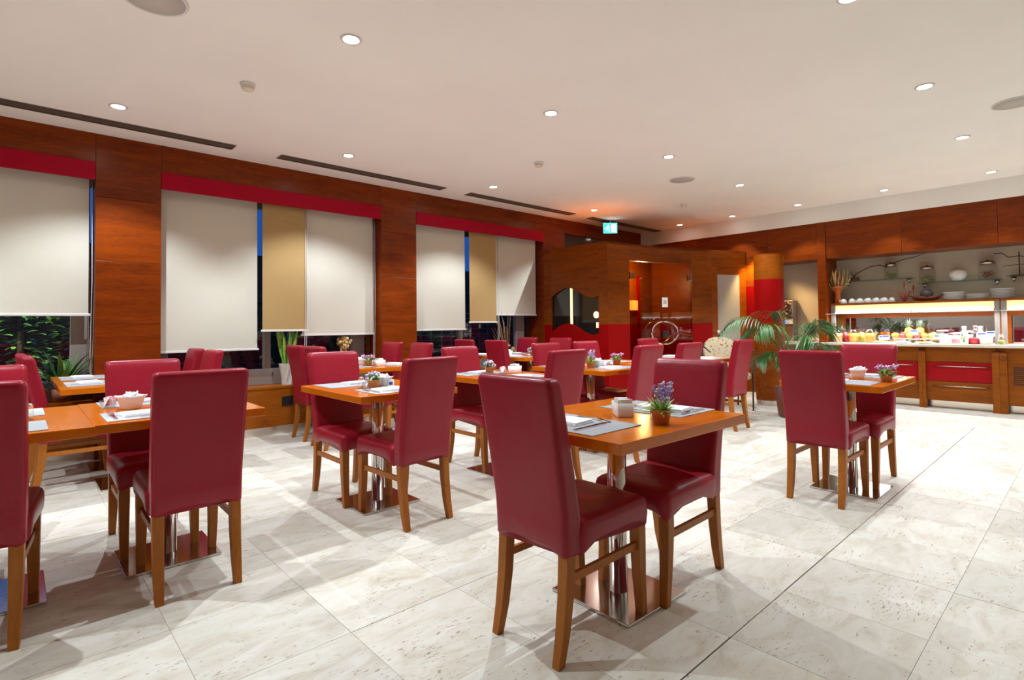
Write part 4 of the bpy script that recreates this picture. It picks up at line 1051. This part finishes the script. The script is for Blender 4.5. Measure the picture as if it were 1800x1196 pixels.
for i, (dx, dy) in enumerate(((-.11, .13), (-.10, -.09), (-.13, .02), (-.02, .155))): fruit('orange', 9.22+dx*1.1, 1.76+dy*1.45, CZ+.066, .034*1.25, 'orange_fruit', ('orange at the left front of the fruit stand', 'orange at the right front of the fruit stand', 'orange at the front of the fruit stand', 'orange at the left side of the fruit stand')[i], 'orange', 'oranges on the fruit stand')
for i, (dx, dy) in enumerate(((-.05, -.14), (.02, -.155), (-.10, -.155+.0))): fruit('green_apple', 9.22+dx*1.1, 1.76+dy*1.45, CZ+.066, .034*1.25, 'apple_green', ('green apple on the right of the fruit stand', 'green apple at the back right of the fruit stand', 'green apple at the right front rim of the fruit stand')[i], 'apple', 'green apples')
for i, (dx, dy) in enumerate(((-.125, .075), (-.13, -.04))): fruit('red_apple', 9.22+dx*1.1, 1.76+dy*1.45, CZ+.066, .030*1.25, 'apple_red', ('red apple between the oranges, left', 'red apple between the oranges, right')[i], 'apple', 'red apples')
for i, (dx, dy) in enumerate(((-.05, .06), (-.06, .0), (-.05, -.06))): fruit('kiwi_fruit', 9.22+dx*1.1, 1.76+dy*1.5, CZ+.114, .028, 'kiwi', ('left brown kiwi on the upper tier', 'middle brown kiwi on the upper tier', 'right brown kiwi on the upper tier')[i], 'kiwi', 'kiwis')
def platter(x, y, mats, label):
    t = thing('platter', label, 'platter', (x, y, CZ), 0, 'fruit platters'); r_ = random.Random(int(y*77))
    obj('plate', MB().lathe([(.06, 0), (.07, .004), (.115, .014), (.11, .018), (.06, .008)], 28), 'white_ceramic', t)
    for m_ in mats:
        mb = MB()
        for i in range(14):
            a = r_.uniform(0, 2*PI); r = r_.uniform(0, .075); p0 = Vector((r*math.cos(a), r*math.sin(a), .010+r_.uniform(0, .012))); mb.leaf(p0, (math.cos(a+1), math.sin(a+1), .15), .045, .028, .1, 3, fold=.9); mb.ball(p0+Vector((0, 0, .006)), .011, 6, 5, .7)
        obj('slices', mb, m_, t)
platter(8.98, 2.10, ('melon', 'juice_peach'), 'platter of yellow melon pieces beside the jugs'); platter(8.96, 1.86, ('yogurt', 'apple_green'), 'platter of pale sliced fruit in front of the fruit stand'); platter(8.96, 1.60, ('juice_orange', 'melon', 'apple_green'), 'platter of orange and green slices right of the stand')
def tub(x, y, r, h, mat, label, lid=None):
    t = thing('food_tub', label, 'tub', (x, y, CZ), 0, 'tubs on the buffet'); t.scale = (1.15, 1.15, 1.15)
    obj('contents', MB().lathe([(r*.85, .003), (r*.95, h*.8)], 20), mat, t); obj('wall', MB().lathe([(r*.88, 0), (r, h), (r*.97, h), (r*.86, .002)], 20, cap1=False), 'jug_glass', t)
    if lid: obj('lid', MB().lathe([(r*1.03, h), (r*1.03, h+.012), (r*.3, h+.018)], 20), lid, t)
tub(9.0, 1.385, .062, .12, 'yogurt', 'tub of white yogurt left of the pink tubs'); tub(9.22, 1.45, .055, .14, 'pink_plastic', 'pink-lidded tub behind the white yogurt', 'pink_plastic')
tub(9.14, 1.29, .06, .11, 'pink_plastic', 'tub of pink yogurt beside the bottle', 'pink_plastic'); tub(9.2, 1.19, .055, .13, 'yogurt', 'white tub behind the bottle', 'white_ceramic'); tub(9.02, 1.10, .062, .085, 'red_jelly', 'bowl of red jelly right of the bottle'); tub(9.0, .985, .065, .11, 'yogurt', 'tub of white cream at the right end')
def bottle(x, y, label, scale=1):
    t = thing('milk_bottle', label, 'bottle', (x, y, CZ), 0, 'small bottles on the buffet'); t.scale = (1.25, 1.25, 1.25)
    obj('body', MB().lathe([(.030, 0), (.034, .005), (.034, .10), (.016, .14), (.016, .16)], 18), 'yogurt', t); obj('cap', MB().lathe([(.019, .16), (.019, .182), (.015, .184)], 16), 'white_metal', t)
    mb = MB()
    for i in range(9):
        a = PI + .6*math.sin(i*1.7); mb.leaf((.0345*math.cos(a), .0345*math.sin(a), .02+i*.009), (.1*math.cos(a), .3*math.sin(i*2.2), 1), .035, .018, 0, 3, fold=0)
    obj('leaf_print', mb, 'leaf_green', t)
bottle(8.97, 1.19, 'white bottle with green leaf print at the front of the buffet'); bottle(9.22, 1.06, 'white bottle behind the cream tub')
gj = thing('olive_jar', 'glass jar of olives at the post between the sneeze guards', 'jar', (8.93, .835, CZ))
obj('olives', MB().lathe([(.03, .004), (.036, .03), (.03, .06)], 14), 'pickle', gj); obj('glass', MB().lathe([(.035, 0), (.042, .03), (.04, .08), (.025, .10), (.022, .10)], 18, cap1=False), 'jug_glass', gj); obj('stopper', MB().lathe([(.024, .10), (.026, .115), (.01, .13)], 14), 'chrome', gj)
for (x, y, z), l in zip(((9.1, 2.07, .06), (9.08, 1.50, .07), (9.12, 1.035, .10), (9.12, .95, .115), (9.30, 2.16, .05), (9.10, 1.74, .135)), ('beside the melon platter', 'left of the yogurt tub', 'behind the jelly bowl', 'at the right end of the food', 'behind the melon platter', 'in front of the pineapples')):
    c_ = thing('food_sign', 'small white and blue food sign ' + l, 'sign', (x, y, CZ), -.25, 'small food signs')
    obj('card', B(-.002, .002, -.045, .045, z-.015, z+.05), 'white_paper', c_); obj('blue_band', B(-.0035, -.0021, -.040, .040, z+.022, z+.044), 'blue_print', c_); obj('stand', B(-.01, .01, -.01, .01, 0, z-.015), 'clear_glass', c_)
# upside-down cups on the hood
cup_me = MB().lathe([(.038, 0), (.040, .002), (.036, .03), (.026, .05), (.018, .054), (.018, .059)], 18).mesh('cup_body'); cup_me.materials.append(M['white_ceramic'])
hd_me = MB().tube([(0, -.034, .012), (0, -.055, .016), (0, -.055, .034), (0, -.030, .038)], .004, 5).mesh('cup_handle'); hd_me.materials.append(M['white_ceramic'])
CUPS = [(9.14, 2.60), (9.26, 2.53), (9.14, 2.49), (9.26, 2.43), (9.14, 2.385), (9.26, 2.33), (9.14, 2.28), (9.14, 2.18), (9.26, 2.23), (9.26, 2.13), (9.14, 2.08), (9.26, 2.02)]
for i, (x, y) in enumerate(CUPS):
    rk = 'front' if x < 9.2 else 'rear'; nth = sum(1 for a, b in CUPS[:i+1] if a == x)
    t = thing('coffee_cup', f'white cup upside down on the guard board, {["", "first", "second", "third", "fourth", "fifth", "sixth"][nth]} from left in the {rk} row', 'cup', (x, y, TOPZ), random.uniform(0, 6), 'upturned cups above the buffet'); t.scale = (1.15, 1.15, 1.2)
    obj('body', cup_me, None, t); obj('handle', hd_me, None, t)
def plates(x, y, n, r, label, dz=.0185):
    for i in range(n):
        o = obj('plate', PLM, None, None, (x+random.uniform(-.002, .002), y+random.uniform(-.003, .003), TOPZ+i*dz)); o.scale = (r/.1, r/.1, 1)
        tag(o, f'white plate, {ORD[i]} from the bottom of the {label}', 'plate', 'stacked white plates')
ORD = ['first', 'second', 'third', 'fourth', 'fifth', 'sixth', 'seventh', 'eighth']
PLM = MB().lathe([(.05, 0), (.06, .002), (.097, .013), (.1, .0175), (.097, .018), (.06, .007)], 28).mesh('plate'); PLM.materials.append(M['white_ceramic'])
plates(9.24, 1.325, 6, .116, 'stack beside the round ball'); plates(9.24, 1.08, 4, .118, 'low middle stack'); plates(9.24, .835, 7, .118, 'rightmost stack')
# wheat bouquet
wq = thing('wheat_bouquet', 'dried wheat bouquet with red ears in orange wrapping paper', 'bouquet', (9.15, 2.68, TOPZ)); wq.scale = (1.0, 1.25, 1.25)
obj('wrap', MB().lathe([(.045, 0), (.025, .10), (.03, .14), (.075, .21), (.070, .20), (.026, .14)], 14, cap1=False), 'orange_wrap', wq)
mb = MB(); mr_ = MB(); rnd = random.Random(9)
for i in range(60):
    a = rnd.uniform(0, 2*PI); s_ = rnd.uniform(.0, .15); h = rnd.uniform(.26, .38); tip = Vector((s_*math.cos(a)*.7, s_*math.sin(a), h)); tgt = mr_ if i % 5 == 0 else mb
    tgt.tube([(0, 0, .12), tip*.7, tip], [.0015, .0015, .005], 4); tgt.tube([tip, tip*1.05+Vector((0, 0, .05))], [.006, .001], 5)
obj('ears', mb, 'wheat', wq); obj('red_ears', mr_, 'coral_red', wq)
# red coral with cattails, rust bowl with ball
cr_ = thing('red_coral', 'branching red coral ornament with two brown cattails', 'ornament', (9.20, 1.86, TOPZ)); cr_.scale = (1.25, 1.25, 1.3)
mb = MB()
for i in range(9):
    a = (i-4)*.16; mb.tube([(0, 0, 0), (.01*math.sin(i*2), math.sin(a)*.06, .05), (.012*math.cos(i), math.sin(a)*.11, .09+.03*math.sin(i*1.9)), (.0, math.sin(a)*.13, .13+.03*math.cos(i*2.3))], [.006, .005, .004, .002], 5)
obj('branches', mb, 'coral_red', cr_)
for y, h in ((.0, .16), (-.085, .125)): obj('cattail', MB().tube([(0, y, 0), (0, y, h), (0, y, h+.005), (0, y, h+.055), (0, y, h+.06)], [.002, .002, .010, .010, .002], 8), 'rust_bowl', cr_)
rb = thing('leaf_bowl', 'rust-brown leaf-shaped bowl below the glass shelf', 'bowl', (9.22, 1.60, TOPZ)); rb.scale = (1.15, 1.05, 1.2)
mb = MB(); ring = []
for zi, (k, z) in enumerate(((.25, 0), (.6, .012), (1.0, .05), (.94, .05), (.5, .018))):
    ring.append([(.085*k*math.cos(2*PI*j/28), .17*k*math.sin(2*PI*j/28)*(1+.25*(math.sin(2*PI*j/28) > .7)), z+(.03*abs(math.sin(2*PI*j/28))**2 + .006*math.sin(j*2.1))*(k > .9)) for j in range(28)])
obj('bowl', mb.loft(ring), 'rust_bowl', rb)
bl = obj('woven_ball', MB().ball((0, 0, .062), .066, 20, 14), 'brown_ball', None, (9.22, 1.61, TOPZ+.022)); bl.scale = (1.15, 1.15, 1.15); tag(bl, 'dark speckled round ball in the rust-brown bowl', 'ball')
# glass shelves with brackets
for (a, b, z), l in zip(((1.78, 2.66, 1.752), (.84, 1.72, 1.672), (.30, .80, 1.70)), ('left glass wall shelf carrying the dark branch', 'right glass wall shelf carrying two jars and a white vase', 'glass wall shelf cut by the right edge')):
    t = thing('glass_shelf', 'greenish ' + l, 'shelf', (9.35, (a+b)/2, z), 0, 'glass wall shelves'); h = (b-a)/2
    bb('glass', 'shelf_glass', t, -.10, .10, -h, h, -.010, 0)
    for y in (-h+.06, h-.06): obj('bracket', MB().lathe([(.008, -.07), (.022, -.045), (.030, -.011)], 12), 'steel', t, (.05, y, 0))
S1, S2 = 1.753, 1.673
def jar(y, z, r, h, mat, label):
    t = thing('storage_jar', label, 'jar', (9.34, y, z), 0, 'glass storage jars'); 
    mb = MB(); r_ = random.Random(int(y*50))
    for i in range(40): 
        a = r_.uniform(0, 2*PI); q = r_.uniform(0, r*.72); mb.ball((q*math.cos(a), q*math.sin(a), .016+r_.uniform(0, h*.42)), .015, 6, 5, .6)
    obj('contents', mb, mat, t)
    obj('glass', MB().lathe([(r*.95, 0), (r, .006), (r, h*.85), (r*.85, h), (r*.8, h)], 22, cap1=False), 'jug_glass', t)
    obj('lid', MB().lathe([(r*.92, h), (r*.94, h+.02), (r*.8, h+.035), (r*.15, h+.042), (.01, h+.055)], 22), 'steel', t)
jar(2.04, S1, .083, .185, 'pickle', 'glass jar of green pods with steel lid on the left shelf'); jar(1.62, S2, .092, .185, 'pickle', 'glass jar of green pods at the left of the right shelf'); jar(.985, S2, .098, .20, 'nuts', 'glass jar of brown nuts at the right of the right shelf')
vz = obj('round_vase', MB().lathe([(.03, 0), (.055, .012), (.078, .06), (.072, .105), (.04, .128), (.032, .128), (.034, .12)], 28), 'white_ceramic', None, (9.34, 1.285, S2)); vz.scale = (1.3, 1.3, 1.2); tag(vz, 'round white ceramic vase between two jars on the right shelf', 'vase')
br = thing('driftwood_branch', 'long crooked dark branch in a small block on the left shelf', 'ornament', (9.34, 2.50, S1))
bb('block', 'rust_bowl', br, -.03, .03, -.05, .05, 0, .05)
obj('branch', MB().tube([(0, .02, .05), (0, -.02, .11), (0, -.10, .15), (0, -.20, .20), (0, -.32, .215), (0, -.40, .18), (0, -.50, .23), (0, -.62, .27), (-.01, -.74, .29), (0, -.88, .335)], [.010, .008, .007, .006, .007, .008, .007, .006, .005, .003], 7), 'dark_twig', br)
obj('twig', MB().tube([(0, .01, .05), (0, .05, .12), (0, .04, .16)], .006, 6), 'dark_twig', br)
ws = thing('wire_stand', 'dark wire stand with a crooked twig on the right-hand shelf', 'ornament', (9.34, .68, 1.701))
obj('stem', MB().tube([(0, 0, 0), (0, 0, .30)], .006, 6), 'dark_twig', ws); obj('arms', MB().tube([(0, .16, .13), (0, 0, .14), (0, -.16, .13)], .004, 6), 'dark_twig', ws); obj('foot', MB().lathe([(.10, 0), (.09, .008), (.01, .012)], 16), 'dark_twig', ws)
obj('twig', MB().tube([(0, .24, .30), (0, .16, .30), (0, .10, .24), (0, 0, .25), (0, -.12, .21)], .006, 6), 'dark_twig', ws)
# coffee machine in the alcove
cm = thing('coffee_machine', 'coffee machine with picture panel and blue display in the alcove', 'coffee machine', (9.26, 3.56, CZ))
bb('body', 'post_grey', cm, -.04, .17, -.21, .04, .0, .66, bevel=.008); bb('picture_panel', 'picture_print', cm, -.052, -.042, -.19, .03, .36, .64); bb('control_strip', 'white_metal', cm, -.065, -.042, -.21, .04, .28, .35); bb('display', 'blue_led', cm, -.072, -.066, -.11, -.02, .295, .335); bb('drip_panel', 'rust_bowl', cm, -.052, -.042, -.19, .03, .03, .27)
for i, (x, y) in enumerate(((9.12, 3.20), (9.2, 3.11), (9.12, 3.03), (9.22, 2.98))):
    t = thing('coffee_cup', ['white cup nearest the coffee machine', 'second white cup from the coffee machine', 'third white cup from the coffee machine', 'white cup next to the wooden pillar in the alcove'][i], 'cup', (x, y, CZ), i, 'cups in the alcove'); obj('body', cup_me, None, t); obj('handle', hd_me, None, t)

# ================================================================== GARDEN OUTSIDE
gd = obj('garden_ground', B(-6, 16, 6.5, 22, -.3, -.2), 'concrete_dark'); tag(gd, 'dark garden ground outside the windows', 'ground', kind='structure')
gw = obj('hedge_backing', B(-8, 18, 12.6, 12.8, -.2, 2.75), 'concrete_dark'); tag(gw, 'dark backing slab added behind the garden hedge to block the sky', 'wall', kind='structure')  # added slab, keeps blue sky from showing through the hedge leaves
def shrub(x, y, sx, sy, h, n, mat, label, seed, leaf=.10):
    t = thing('garden_shrub', label, 'shrub', (x, y, -.2), 0, 'garden shrubs'); r_ = random.Random(seed); mb = MB()
    for i in range(n):
        a = r_.uniform(0, 2*PI); q = math.sqrt(r_.random()); p_ = (q*sx*math.cos(a), q*sy*math.sin(a), r_.uniform(.1, h)*(1-.25*q)); b_ = r_.uniform(0, 2*PI)
        mb.leaf(p_, (math.cos(b_), math.sin(b_), r_.uniform(-.3, .6)), leaf*r_.uniform(.7, 1.4), leaf*.5, .4, 3)
    obj('foliage', mb, mat, t); obj('stem', MB().tube([(0, 0, 0), (.05, 0, h*.7)], .03, 6), 'bark', t)
shrub(.0, 7.9, .9, .5, 1.9, 900, 'shrub_leaf', 'green lit shrub outside the far left window', 1, .09)
shrub(-1.6, 8.6, 1.0, .6, 2.2, 700, 'shrub_leaf', 'second green shrub left of the lit one outside', 2)
shrub(1.4, 8.8, 1.0, .6, 2.1, 600, 'hedge_leaf', 'dark shrub outside between the left windows', 3)
for i, x in enumerate((-3, 0, 3, 6, 9, 12)): shrub(x, 11.5, 1.9, .6, 2.35, 1200, 'hedge_leaf', ['hedge bush farthest left outside', 'hedge bush behind the lit shrub', 'hedge bush outside the middle window', 'hedge bush outside the window by the booth', 'hedge bush behind the booth window', 'hedge bush farthest right outside'][i], 10+i, .16)
gl = thing('garden_lamp', 'small garden lamp lighting the shrubs outside', 'lamp', (-.25, 7.15, -.2))
obj('post', MB().tube([(0, 0, 0), (0, 0, .5)], .02, 8), 'dark_grey', gl); obj('head', MB().lathe([(.05, .5), (.06, .56), (.02, .6)], 14), 'dark_grey', gl); obj('bulb', MB().ball((0, 0, .48), .025, 8, 6), 'small_lamp_glow', gl)
ld = bpy.data.lights.new('garden', 'POINT'); ld.energy = 70; ld.color = (1, .95, .75); ld.shadow_soft_size = .05; lo = link(bpy.data.objects.new('garden', ld), gl); lo.location = (0, .12, .75)
# wire fence outside the window by the booth
wfz = thing('wire_fence', 'dark wire grid fence outside the window beside the booth', 'fence', (5.0, 7.4, -.2))
mb = MB()
for k in range(16): mb.box(-1.2, 1.2, -.006, .006, .2+k*.09, .215+k*.09)
obj('rails', mb, 'frame_grey', wfz); mb = MB()
for k in range(13): mb.box(-1.2+k*.2, -1.185+k*.2, -.008, .008, 0, 1.65)
obj('uprights', mb, 'frame_grey', wfz)
for o in bpy.data.objects:
    if o.get('_used'): del o['_used']
